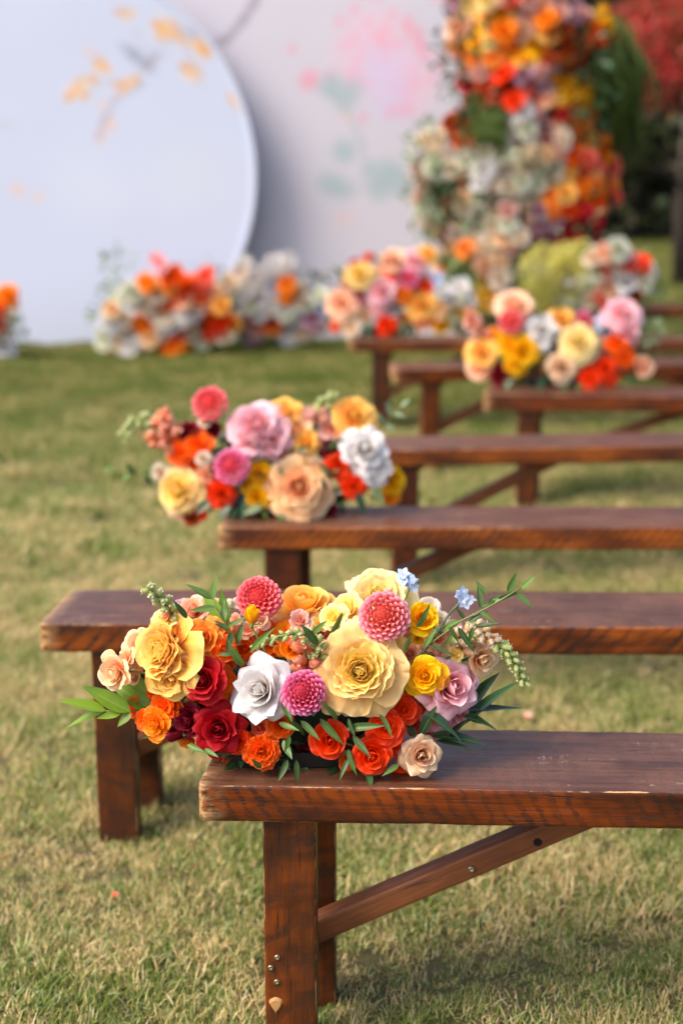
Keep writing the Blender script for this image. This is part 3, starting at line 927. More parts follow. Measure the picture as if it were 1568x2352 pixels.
# ------------------------------------------------------------------ flower building blocks
def petal(g, phi, L, Wd, a0, a1, a2, rho0=0.03, z0=0.0, kc=1.0, tip='round', ruffle=0.0, roll=0.0, layer=0.5, rnd=None, nu=7, nv=7,
          r=None, notch=0.0, fold=0.0):
    """one petal: profile angles from the flower axis at base, middle and tip; wraps round the axis"""
    r = r or rng
    rnd = r.random() if rnd is None else rnd
    ph1, ph2 = r.uniform(0, 6.28), r.uniform(0, 6.28)
    asym = r.uniform(-0.12, 0.12)
    # profile
    prof = [(rho0, z0)]
    M_ = 24
    for k in range(M_):
        t = (k + 0.5) / M_
        if t < 0.5: an = a0 + (a1 - a0) * (t / 0.5)
        else:
            q = (t - 0.5) / 0.5
            an = a1 + (a2 - a1) * q * q * (3 - 2 * q) if False else a1 + (a2 - a1) * q ** 1.4
        prof.append((prof[-1][0] + math.sin(an) * L / M_, prof[-1][1] + math.cos(an) * L / M_))

    def at(v):
        f = max(0, min(1, v)) * M_; k = min(M_ - 1, int(f)); q = f - k
        return prof[k][0] * (1 - q) + prof[k + 1][0] * q, prof[k][1] * (1 - q) + prof[k + 1][1] * q
    V, C = [], []
    cph, sph = math.cos(phi), math.sin(phi)
    for j in range(nv + 1):
        v0 = j / nv
        for i in range(nu + 1):
            u = -1 + 2 * i / nu
            if tip == 'round': cut = 0.30 * abs(u) ** 2.8
            elif tip == 'point': cut = 0.34 * abs(u) ** 1.5
            elif tip == 'fold': cut = 0.58 * abs(u) ** 1.25
            elif tip == 'heart': cut = 0.26 * abs(u) ** 3 + notch * (1 - abs(u)) ** 2
            else: cut = 0.5 * abs(u) ** 1.6
            v = v0 * (1 - cut)
            hw = Wd * (0.22 + 0.78 * math.sin(math.pi / 2 * min(1, v0 / 0.72)))
            rho, z = at(v)
            dr, dz = at(min(1, v + .05)); br, bz = at(max(0, v - .05))
            tn = Vector((dr - br, dz - bz)); tn.normalize()
            nr, nz = tn.y, -tn.x       # outward normal of the profile
            s = u * hw
            Rc = max(0.06, abs(rho) * kc + 0.05)
            al = max(-2.2, min(2.2, s / Rc))
            tang = Rc * math.sin(al) if abs(al) < 1.57 else math.copysign(Rc * (1 + 0.0 * al), al)
            out = -Rc * (1 - math.cos(al)) * (1 if abs(rho) > 0 else 1)
            e = abs(u) ** 2 * v0 ** 2
            rl = roll * (abs(u) ** 3 * v0 ** 1.5 * 0.9 + v0 ** 6 * 0.5)
            rf = ruffle * (0.25 + abs(u)) * v0 ** 2 * (math.sin(u * 5.2 + ph1) + 0.55 * math.sin(u * 10.5 + ph2 + 3 * v0))
            fd = -fold * (1 - abs(u)) * v0
            d = rl + rf + fd + L * v0 * (.004 + .016 * layer) * math.sin(u * 13 + ph2 * 3 + 2 * v0) * (nu > 5) + asym * u * v0 * L * 0.5
            rr = rho + out * abs(nr) * 0.9 + nr * d
            zz = z - out * (-nz) * 0.55 + nz * d
            V.append((rr * cph - tang * sph + .022 * L * layer * math.sin(5 * zz / L + ph2 + u), rr * sph + tang * cph + .022 * L * layer * math.sin(6 * rr / L + ph1), zz + .03 * L * layer * v0 * math.sin(8.4 * tang / L + ph2)))
            C.append((layer, v0 * (1 - cut * .5), rnd, (u + 1) / 2))
    F = []
    for j in range(nv):
        for i in range(nu):
            a = j * (nu + 1) + i
            F.append((a, a + 1, a + nu + 2, a + nu + 1))
    g.add(V, F, C)


def lerp(a, b, t): return a + (b - a) * t


def tri(a, b, c, t):
    return lerp(a, b, t / 0.5) if t < 0.5 else lerp(b, c, (t - 0.5) / 0.5)


D2 = math.radians
KINDS = {
    # n, lengths (in, mid, out), half widths, a0, a1, a2 each (in, mid, out), tip, ruffle, roll
    'garden': dict(n=52, L=(.52, .66, 1.02), W=(.16, .40, .66), a0=(6, 44, 88), a1=(4, 30, 78), a2=(-40, 14, 112), tip='heart', ruffle=.05, roll=.05),
    'grand': dict(n=58, L=(.52, .66, .90), W=(.14, .34, .54), a0=(6, 42, 78), a1=(2, 28, 60), a2=(-42, 18, 72), tip='heart', ruffle=.055, roll=.07),
    'hybrid': dict(n=24, L=(.84, .95, 1.12), W=(.22, .46, .62), a0=(10, 40, 72), a1=(4, 22, 62), a2=(-36, 40, 136), tip='point', ruffle=.04, roll=.26),
    'spray': dict(n=24, L=(.44, .62, 1.0), W=(.18, .40, .56), a0=(14, 52, 86), a1=(4, 30, 74), a2=(-44, 20, 104), tip='round', ruffle=.045, roll=.08),
    'cup': dict(n=18, L=(.66, .86, 1.02), W=(.22, .44, .60), a0=(14, 44, 72), a1=(4, 22, 50), a2=(-44, 6, 92), tip='round', ruffle=.035, roll=.12),
    'ruffled': dict(n=56, L=(.44, .62, .92), W=(.18, .32, .46), a0=(8, 50, 86), a1=(6, 30, 74), a2=(-24, 26, 100), tip='heart', ruffle=.075, roll=.03),
    'bud': dict(n=9, L=(.9, 1.0, 1.05), W=(.22, .36, .42), a0=(20, 32, 38), a1=(0, 2, 6), a2=(-28, -16, 6), tip='point', ruffle=.01, roll=.03),
    'open': dict(n=12, L=(.45, .85, 1.0), W=(.22, .44, .54), a0=(40, 70, 84), a1=(4, 50, 72), a2=(-20, 60, 96), tip='heart', ruffle=.05, roll=.05),
}


def rose_geo(kind, seed, lo=False, split=False):
    K = KINDS[kind]
    r = random.Random(seed)
    n = K['n']
    core = Geo(); outs = []
    if lo: nu, nv = 4, 4
    else: nu, nv = (9, 8) if kind != 'ruffled' else (8, 6)
    phi = r.uniform(0, 6.28)
    for i in range(n):
        t = i / (n - 1)
        te = t ** 0.9
        phi += math.radians(137.5) + r.uniform(-.22, .22) if t > .12 else math.radians(120)
        j = lambda s: 1 + r.uniform(-s, s)
        L = tri(*K['L'], te) * j(.08); W_ = tri(*K['W'], te) * j(.1)
        a0, a1, a2 = (D2(tri(*K[q], te) + r.uniform(-k_, k_) * (0.35 + te ** 2)) for q, k_ in (('a0', 7), ('a1', 9), ('a2', 24 if K['tip'] != 'point' else 30)))
        if kind == 'grand' and t > .86:
            q = (t - .86) / .14
            L = lerp(.98, 1.12, q) * j(.08); W_ = .60 * j(.14)
            a0, a1, a2 = D2(lerp(80, 92, q)), D2(lerp(72, 90, q) + r.uniform(-10, 10)), D2(lerp(88, 118, q) + r.uniform(-30, 34))
        g = core if (not split or t < 0.66) else Geo()
        if split and t > .5 and not lo: nu, nv = 12, 9
        petal(g, phi, L, W_, a0, a1, a2, rho0=.012 + .05 * t, z0=.16 * (1 - t), kc=1.0 + .35 * t, tip=('fold' if K['tip'] == 'point' and t > .5 and kind == 'hybrid' else K['tip']),
              ruffle=K['ruffle'] * (.35 + .9 * t), roll=K['roll'] * t * t * 1.2, layer=t, nu=nu, nv=nv, r=r,
              notch=.07 if K['tip'] == 'heart' else 0)
        if g is not core: outs.append(g)
    return core, outs


_cache = {}


def bloom_mesh(kind, var, lo=False):
    key = (kind, var, lo)
    if key in _cache: return _cache[key]
    if kind in KINDS:
        c, _ = rose_geo(kind, hash(kind) % 1 + var * 17 + len(kind), lo)
        me = c.build('rose')
    elif kind == 'dahlia':
        me = dahlia_geo(var, lo).build('dahlia')
    elif kind == 'cluster':
        me = cluster_geo(var, lo).build('hydrangea')
    elif kind == 'stock':
        me = cluster_geo(var, lo, tall=True).build('stock_flower')
    elif kind == 'daisy':
        me = daisy_geo(var).build('daisy')
    _cache[key] = me
    return me


def dahlia_geo(seed, lo=False):
    g = Geo(); r = random.Random(seed + 50)
    n = 70 if lo else 125
    for i in range(n):
        t = (i + 0.5) / n
        th = math.acos(1 - t * 1.62)      # polar angle from the axis, to ~128 degrees
        ph = i * 2.39996
        size = lerp(.10, .36, min(1, t * 1.5) ** 0.7) * r.uniform(.94, 1.06)
        w = lerp(.045, .125, min(1, t * 1.6) ** 0.7) * (1.5 if lo else 1.06)
        d = Vector((math.sin(th) * math.cos(ph), math.sin(th) * math.sin(ph), math.cos(th)))
        r0 = lerp(.48, .66, min(1, t * 2.2)) * r.uniform(.97, 1.03)
        ph += r.uniform(-.13, .13); size *= r.uniform(.9, 1.1)
        # petal direction leans from the axis outwards
        u_ax = Vector((0, 0, 1)).cross(d)
        u_ax = u_ax.normalized() if u_ax.length > 1e-5 else Vector((1, 0, 0))
        up = d.cross(u_ax).normalized() * -1      # towards the axis pole
        nu, nv = (3, 2) if lo else (6, 4)
        V, C, F = [], [], []
        rn = r.random()
        for j in range(nv + 1):
            v = j / nv
            ww = w * (0.45 + 0.75 * math.sin(math.pi * min(1, v * 0.62 + .12)))
            for k in range(nu + 1):
                u = -1 + 2 * k / nu
                cut = 0.22 * abs(u) ** 2 if v > .99 else 0
                al = u * 1.75
                p = d * (r0 + size * (v - cut)) - up * (math.cos(al) * ww * .8 - ww * .3) + u_ax * (math.sin(al) * ww)
                p += -up * (v * v * size * .10)
                q = Vector((p.x, p.y, p.z * .86 + .42))
                V.append(q); C.append((min(1, t * 1.1), v, rn, (u + 1) / 2))
        for j in range(nv):
            for k in range(nu):
                a = j * (nu + 1) + k
                F.append((a, a + 1, a + nu + 2, a + nu + 1))
        g.add(V, F, C)
    # core ball so that nothing shows through
    V, F, C = [], [], []
    for a in range(7):
        for b in range(10):
            th = math.pi * a / 6; ph = 2 * math.pi * b / 10
            V.append((.52 * math.sin(th) * math.cos(ph), .52 * math.sin(th) * math.sin(ph), .36 * math.cos(th) + .40)); C.append((0, 0, .2, .5))
    for a in range(6):
        for b in range(10):
            F.append((a * 10 + b, (a + 1) * 10 + b, (a + 1) * 10 + (b + 1) % 10, a * 10 + (b + 1) % 10))
    g.add(V, F, C)
    return g


def cluster_geo(seed, lo=False, tall=False):
    """head of many little four-petalled florets"""
    g = Geo(); r = random.Random(seed + 90)
    n = 46 if lo else 80
    for i in range(n):
        th = math.acos(1 - (i + .5) / n * 1.6); ph = i * 2.39996
        d = Vector((math.sin(th) * math.cos(ph), math.sin(th) * math.sin(ph), math.cos(th)))
        R0 = r.uniform(.72, .98)
        c = d * R0
        if tall: c = Vector((d.x * .5, d.y * .5, (i / n) * 1.7 - .4))
        else: c.z = c.z * .85 + .3
        ax = (d + Vector((r.uniform(-.3, .3), r.uniform(-.3, .3), r.uniform(-.3, .3)))).normalized()
        q = ax.to_track_quat('Z', 'Y')
        s = r.uniform(.15, .24); rot = r.uniform(0, 6.28); rn = r.random()
        for k in range(4):
            an = rot + k * math.pi / 2
            V = [q @ Vector((0, 0, 0)) + c]
            for (rr, da, h) in ((.55, -.5, .04), (1.0, -.28, .1), (1.05, .25, .1), (.55, .5, .04)):
                V.append(q @ Vector((math.cos(an + da) * rr * s, math.sin(an + da) * rr * s, h * s * 2)) + c)
            g.add(V, [(0, 1, 2), (0, 2, 3), (0, 3, 4)], [(i / n, 0, rn, .5)] + [(i / n, .9, rn, .5)] * 4)
    return g


def daisy_geo(seed):
    g = Geo(); r = random.Random(seed)
    for ring, (n, L, an) in enumerate(((16, 1.0, 82), (14, .85, 66), (12, .6, 45))):
        for k in range(n):
            petal(g, 2 * math.pi * (k + .5 * ring) / n + r.uniform(-.08, .08), L, .17, D2(an), D2(an - 6), D2(an + 16), rho0=.1, kc=2.5,
                  tip='point', layer=1 - ring * .35, nu=2, nv=4, r=r)
    V, F, C = [], [], []
    for a in range(4):
        for b in range(8):
            th = .5 * math.pi * a / 3; ph = 2 * math.pi * b / 8
            V.append((.22 * math.sin(th) * math.cos(ph), .22 * math.sin(th) * math.sin(ph), .16 * math.cos(th) + .06)); C.append((0, 0, .5, .5))
    for a in range(3):
        for b in range(8):
            F.append((a * 8 + b, (a + 1) * 8 + b, (a + 1) * 8 + (b + 1) % 8, a * 8 + (b + 1) % 8))
    g.add(V, F, C)
    return g


def leaf_mesh(name, wid=0.3, bend=0.25, fold=0.35, twist=0.0, nv=8, nu=4, wave=0.0):
    """leaf of unit length along +Y, face up +Z"""
    g = Geo(); V, C, F = [], [], []
    for j in range(nv + 1):
        v = j / nv
        hw = wid * (math.sin(math.pi * min(1.0, v ** 0.72)) ** 0.9 * (1 - .15 * v) + 0.012) * .5
        for i in range(nu + 1):
            u = -1 + 2 * i / nu
            x = u * hw; z = abs(u) * hw * fold - bend * v * v + wave * math.sin(v * 9 + u) * abs(u) * hw
            a = twist * v
            V.append((x * math.cos(a) - z * 0 * math.sin(a), v, z + x * math.sin(a))); C.append((0, v, .5, (u + 1) / 2))
    for j in range(nv):
        for i in range(nu):
            a = j * (nu + 1) + i
            F.append((a, a + 1, a + nu + 2, a + nu + 1))
    g.add(V, F, C)
    return g.build(name)


LEAVES = [leaf_mesh('leaf', .34, .10, .35, .1), leaf_mesh('leaf', .32, .22, .4, -.4), leaf_mesh('leaf', .36, -.08, .3, .5), leaf_mesh('leaf', .30, .35, .5, .2, wave=.3)]


def frame(n, spin=0.0):
    q = n.to_track_quat('Z', 'Y').to_matrix()
    return q @ Matrix.Rotation(spin, 3, 'Z')


def face_dir(fx, fy):
    s = fx * fx + fy * fy
    fz = math.sqrt(max(0.04, 1 - s)) if s < 1.0 else 0.12
    return (RIGHT * fx + UP * fy + BACK * fz).normalized()


def rel(parent, M4):
    return Matrix.Translation(-parent.location) @ M4 if parent.rotation_euler.z == 0 else (Matrix.Translation(parent.location) @ Matrix.Rotation(parent.rotation_euler.z, 4, 'Z')).inverted() @ M4


def leaf_between(parent, a, b, width, mat, nrm=None, v=0, name='leaf'):
    d = b - a; L = d.length
    y = d.normalized()
    n = (nrm or (BACK * .7 + UP * .7))
    z = (n - y * n.dot(y)).normalized()
    x = y.cross(z)
    me0 = LEAVES[v % 4]
    w0 = (.34, .32, .36, .30)[v % 4]
    R = Matrix((x, y, z)).transposed().to_4x4()
    S = Matrix.Diagonal((width / w0, L, L * .8, 1))
    o = obj(name, me0, mat, parent, None, per_obj_mat=True)
    Mw = Matrix.Translation(a) @ R @ S
    o.matrix_local = (parent['_w'] if False else world_of(parent)).inverted() @ Mw
    return o


_W = {}


def world_of(o):
    m = o.matrix_local_safe() if hasattr(o, 'matrix_local_safe') else None
    if o.parent is None:
        return Matrix.Translation(o.location) @ o.rotation_euler.to_matrix().to_4x4()
    key = o.name
    if key not in _W:
        loc, rot, sc = o.location, o.rotation_euler, o.scale
        L = Matrix.LocRotScale(loc, rot, sc)
        _W[key] = world_of(o.parent) @ L
    return _W[key]


def put(o, parent, Mw):
    loc, rot, sc = (world_of(parent).inverted() @ Mw).decompose()
    o.location = loc; o.rotation_mode = 'XYZ'; o.rotation_euler = rot.to_euler(); o.scale = sc
    return o


def leaf_between(parent, a, b, width, mat, nrm=None, v=0, name='leaf'):
    d = b - a; L = d.length
    y = d.normalized()
    n = (nrm if nrm is not None else (BACK * .7 + UP * .7))
    z = (n - y * n.dot(y)).normalized()
    x = y.cross(z)
    R = Matrix((x, y, z)).transposed().to_4x4()
    S = Matrix.Diagonal((width / (.34, .32, .36, .30)[v % 4], L, L * .8, 1))
    o = obj(name, LEAVES[v % 4], mat, parent, None, per_obj_mat=True)
    return put(o, parent, Matrix.Translation(a) @ R @ S)


def stem_part(parent, pts, r, name='stem', mat=None):
    inv = world_of(parent).inverted()
    V, F = tube([inv @ Vector(p) for p in pts], r, 6)
    g = Geo(); g.add(V, F)
    return obj(name, g.build(name), mat or M['stem'], parent)


CALYX = None


def calyx_mesh():
    g = Geo()
    V, F = tube([(0, 0, -.22), (0, 0, -.12), (0, 0, -.04), (0, 0, .06)], [.035, .10, .14, .10], 8)
    g.add(V, F, [(0, .5, .5, .2)] * len(V))
    for k in range(5):
        petal(g, k * 2 * math.pi / 5, .5, .10, D2(80), D2(60), D2(130), rho0=.08, z0=-.02, kc=1.2, tip='point', nu=2, nv=5, r=random.Random(k))
    return g.build('calyx')


CALYX = calyx_mesh()

SPLIT = {}


def add_bloom(parent, D0, x, y, r, kind, mat, fx=0.0, fy=0.0, dd=0.0, var=0, split=False, lo=False, core=None, label=None):
    D = D0 + dd
    p = P(x, y, D)
    R = r * m_per_px(D, p.z)
    n = face_dir(fx, fy)
    hgt = {'bud': .55, 'dahlia': .45, 'cup': .42, 'hybrid': .5}.get(kind, .32)
    R *= 1.04 if kind == 'dahlia' else 1.14
    if kind == 'bud': R *= 1.6
    Rm = frame(n, var * 1.3 + x * .01).to_4x4()
    Mw = Matrix.Translation(p - n * R * hgt) @ Rm @ Matrix.Scale(R, 4)
    nm = {'dahlia': 'dahlia', 'cluster': 'hydrangea', 'stock': 'stock_flower', 'daisy': 'daisy', 'bud': 'rose_bud'}.get(kind, 'rose')
    if split and kind in KINDS and kind != 'bud':
        key = (kind, var)
        if key not in SPLIT:
            c, outs = rose_geo(kind, var * 31 + 5 + len(kind), False, True)
            SPLIT[key] = (c.build('rose'), [q.build('petal') for q in outs])
        cm, pm = SPLIT[key]
        o = put(obj(nm, cm, M[mat], parent, None, True), parent, Mw)
        for m_ in pm:
            obj('petal', m_, M[mat], o, None, True)
    else:
        o = put(obj(nm, bloom_mesh(kind, var, lo), M[mat], parent, None, True), parent, Mw)
    if label: o['label'] = label
    if split and kind in KINDS:
        obj('calyx', CALYX, M['leaf'], o, None, True)
    if core is not None:
        a = p - n * R * (hgt + .15)
        mid = (a + core) / 2 - n * R * .3
        inv = world_of(o).inverted()
        V, F = tube([inv @ a, inv @ mid, inv @ core], [.05, .05, .05] if R > .03 else [.07] * 3, 5)
        g = Geo(); g.add(V, F)
        obj('stem', g.build('stem'), M['stem'], o)
    return o


def leaf_cloud(name, parent, centre, rad, n, size, mat, seed, flat=0.0, wid=.38, kind='stuff', origin=None, shell=0.5):
    r = random.Random(seed)
    g = Geo(); inv = world_of(parent).inverted() if parent is not None else Matrix.Identity(4)
    for i in range(n):
        while True:
            q = Vector((r.uniform(-1, 1), r.uniform(-1, 1), r.uniform(-1, 1)))
            if shell < q.length < 1: break
        c = centre + Vector((q.x * rad[0], q.y * rad[1], q.z * rad[2]))
        c.z = max(c.z, 0.006)
        d = (q + Vector((r.uniform(-.8, .8), r.uniform(-.8, .8), r.uniform(-.6, .9)))).normalized()
        s = size * r.uniform(.6, 1.3)
        nn = Vector((r.uniform(-1, 1), r.uniform(-1, 1), r.uniform(0.1, 1)))
        zz = (nn - d * nn.dot(d)).normalized(); xx = d.cross(zz)
        w = s * wid * .5; rn = r.random()
        V = [c, c + d * s * .35 + xx * w + zz * w * .3, c + d * s * .75 + xx * w * .7 - zz * s * .05, c + d * s - zz * s * .15,
             c + d * s * .75 - xx * w * .7 - zz * s * .05, c + d * s * .35 - xx * w + zz * w * .3, c + d * s * .5 - zz * s * .02]
        g.add([inv @ v for v in V], [(0, 1, 6), (1, 2, 6), (2, 3, 6), (3, 4, 6), (4, 5, 6), (5, 0, 6)],
              [(0, 0, rn, .5), (0, .4, rn, 1), (0, .8, rn, 1), (0, 1, rn, .5), (0, .8, rn, 0), (0, .4, rn, 0), (0, .5, rn, .5)])
    o = obj(name, g.build(name), mat, parent)
    if kind: o['kind'] = kind
    return o


BUDM = None


def bud_mesh():
    g = Geo()
    V, F = tube([(0, 0, -.1), (0, 0, .1), (0, 0, .5), (0, 0, .95), (0, 0, 1.15)], [.10, .34, .46, .3, .06], 8)
    g.add(V, F, [(0, i / len(V), .5, .5) for i in range(len(V))])
    for k in range(3):
        petal(g, k * 2.1, .75, .26, D2(38), D2(20), D2(95), rho0=.1, z0=.45, kc=1, tip='round', nu=3, nv=4, r=random.Random(k), ruffle=.05, layer=.6)
    return g.build('bud')


BUDM = bud_mesh()
BUD_OPEN = None


def snapdragon(parent, path, n, s0, s1, mat, mat2=None, seed=0, name='snapdragon', spread=1.0):
    """curved flower spike: stem with a spiral of buds that shrink to the tip"""
    r = random.Random(seed)
    pts = [Vector(p) for p in path]
    o = stem_part(parent, pts, [0.0022] * (len(pts) - 1) + [0.001], name)
    tot = [0]
    for i in range(len(pts) - 1): tot.append(tot[-1] + (pts[i + 1] - pts[i]).length)
    for k in range(n):
        t = (k + .5) / n; d = t * tot[-1]
        i = max(j for j in range(len(pts) - 1) if tot[j] <= d)
        c = pts[i].lerp(pts[i + 1], (d - tot[i]) / (tot[i + 1] - tot[i]))
        ax = (pts[i + 1] - pts[i]).normalized()
        ref = ax.orthogonal().normalized(); an = k * 2.4 + r.uniform(-.2, .2)
        side = ref * math.cos(an) + ax.cross(ref) * math.sin(an)
        s = lerp(s0, s1, t) * r.uniform(.85, 1.15)
        nrm = (side + ax * (.6 + .5 * t)).normalized()
        m_ = M[mat] if (mat2 is None or t > .5 or r.random() < .3) else M[mat2]
        b = obj('bud', BUDM, m_, o, None, True)
        put(b, o, Matrix.Translation(c + side * s * .25 * spread) @ frame(nrm, r.uniform(0, 6)).to_4x4() @ Matrix.Diagonal((s, s, s * 1.1, 1)))
    return o


def tweedia(parent, centre, n, s, seed, mat='blue', R=0.014):
    """little cluster of five-petalled pale blue flowers"""
    r = random.Random(seed)
    g = Geo()
    for k in range(n):
        c = centre + Vector((r.uniform(-1, 1) * R, r.uniform(-1, 1) * R * .6, r.uniform(-.8, 1) * R * .8))
        ax = (BACK * r.uniform(.2, 1) + UP * r.uniform(-.2, .8) + RIGHT * r.uniform(-.8, .8)).normalized()
        q = ax.to_track_quat('Z', 'Y'); ss = s * r.uniform(.8, 1.15)
        gg = Geo()
        for j in range(5):
            petal(gg, j * 1.2566, ss, ss * .34, D2(50), D2(62), D2(80), rho0=ss * .12, kc=2, tip='point', nu=2, nv=4, r=r, layer=.6)
        inv = world_of(parent).inverted()
        g.add([inv @ (q @ Vector(v) + c) for v in gg.V], gg.F, gg.C)
    return obj('blue_star_flower', g.build('blue_star_flower'), M[mat], parent)


def sprig(parent, pts, leaves, mat, D, r=0.0012, name='leaf_sprig'):
    """stem through world points with explicit leaves ((bx,by),(tx,ty), width px, dd0, dd1)"""
    o = stem_part(parent, pts, r, name)
    for i, (b, t, w, d0, d1, *nn) in enumerate(leaves):
        a = P(*b, D + d0); c = P(*t, D + d1)
        nrm = (RIGHT * nn[0] + UP * nn[1] + BACK * nn[2]) if nn else BACK * .8 + UP * .5 + RIGHT * rng.uniform(-.4, .4)
        leaf_between(o, a, c, w * m_per_px(D, a.z), M[mat], nrm, i)
    return o


# ------------------------------------------------------------------ nearest arrangement
G_ARR = 'flower arrangements on the bench ends'
D1 = 1.90
base = P(700, 1745, D1)
arr = empty('flower_arrangement', (base.x, D1 + .02, 0.451), 'sharp foreground arrangement of yellow, white, red, orange and pink roses with dahlias', 'flower arrangement', G_ARR)
core1 = P(700, 1640, D1 + .05)
# black tray that holds it
tx0, tx1 = P(545, 1740, 1.91).x, P(880, 1740, 1.91).x
V = [(tx0, 1.897, .452), (tx1, 1.897, .452), (tx1, 2.0, .452), (tx0, 2.0, .452),
     (tx0 - .006, 1.892, .476), (tx1 + .006, 1.892, .476), (tx1 + .006, 2.006, .476), (tx0 - .006, 2.006, .476),
     (tx0 - .001, 1.895, .476), (tx1 + .001, 1.895, .476), (tx1 + .001, 2.002, .476), (tx0 - .001, 2.002, .476),
     (tx0 + .003, 1.900, .456), (tx1 - .003, 1.900, .456), (tx1 - .003, 1.997, .456), (tx0 + .003, 1.997, .456)]
F = [(3, 2, 1, 0)] + [(i, (i + 1) % 4, 4 + (i + 1) % 4, 4 + i) for i in range(4)] + [(4 + i, 4 + (i + 1) % 4, 8 + (i + 1) % 4, 8 + i) for i in range(4)] + \
    [(8 + i, 8 + (i + 1) % 4, 12 + (i + 1) % 4, 12 + i) for i in range(4)] + [(12, 13, 14, 15)]
inv = world_of(arr).inverted()
obj('tray', mesh('tray', [inv @ Vector(v) for v in V], F, None, False), M['tray'], arr)

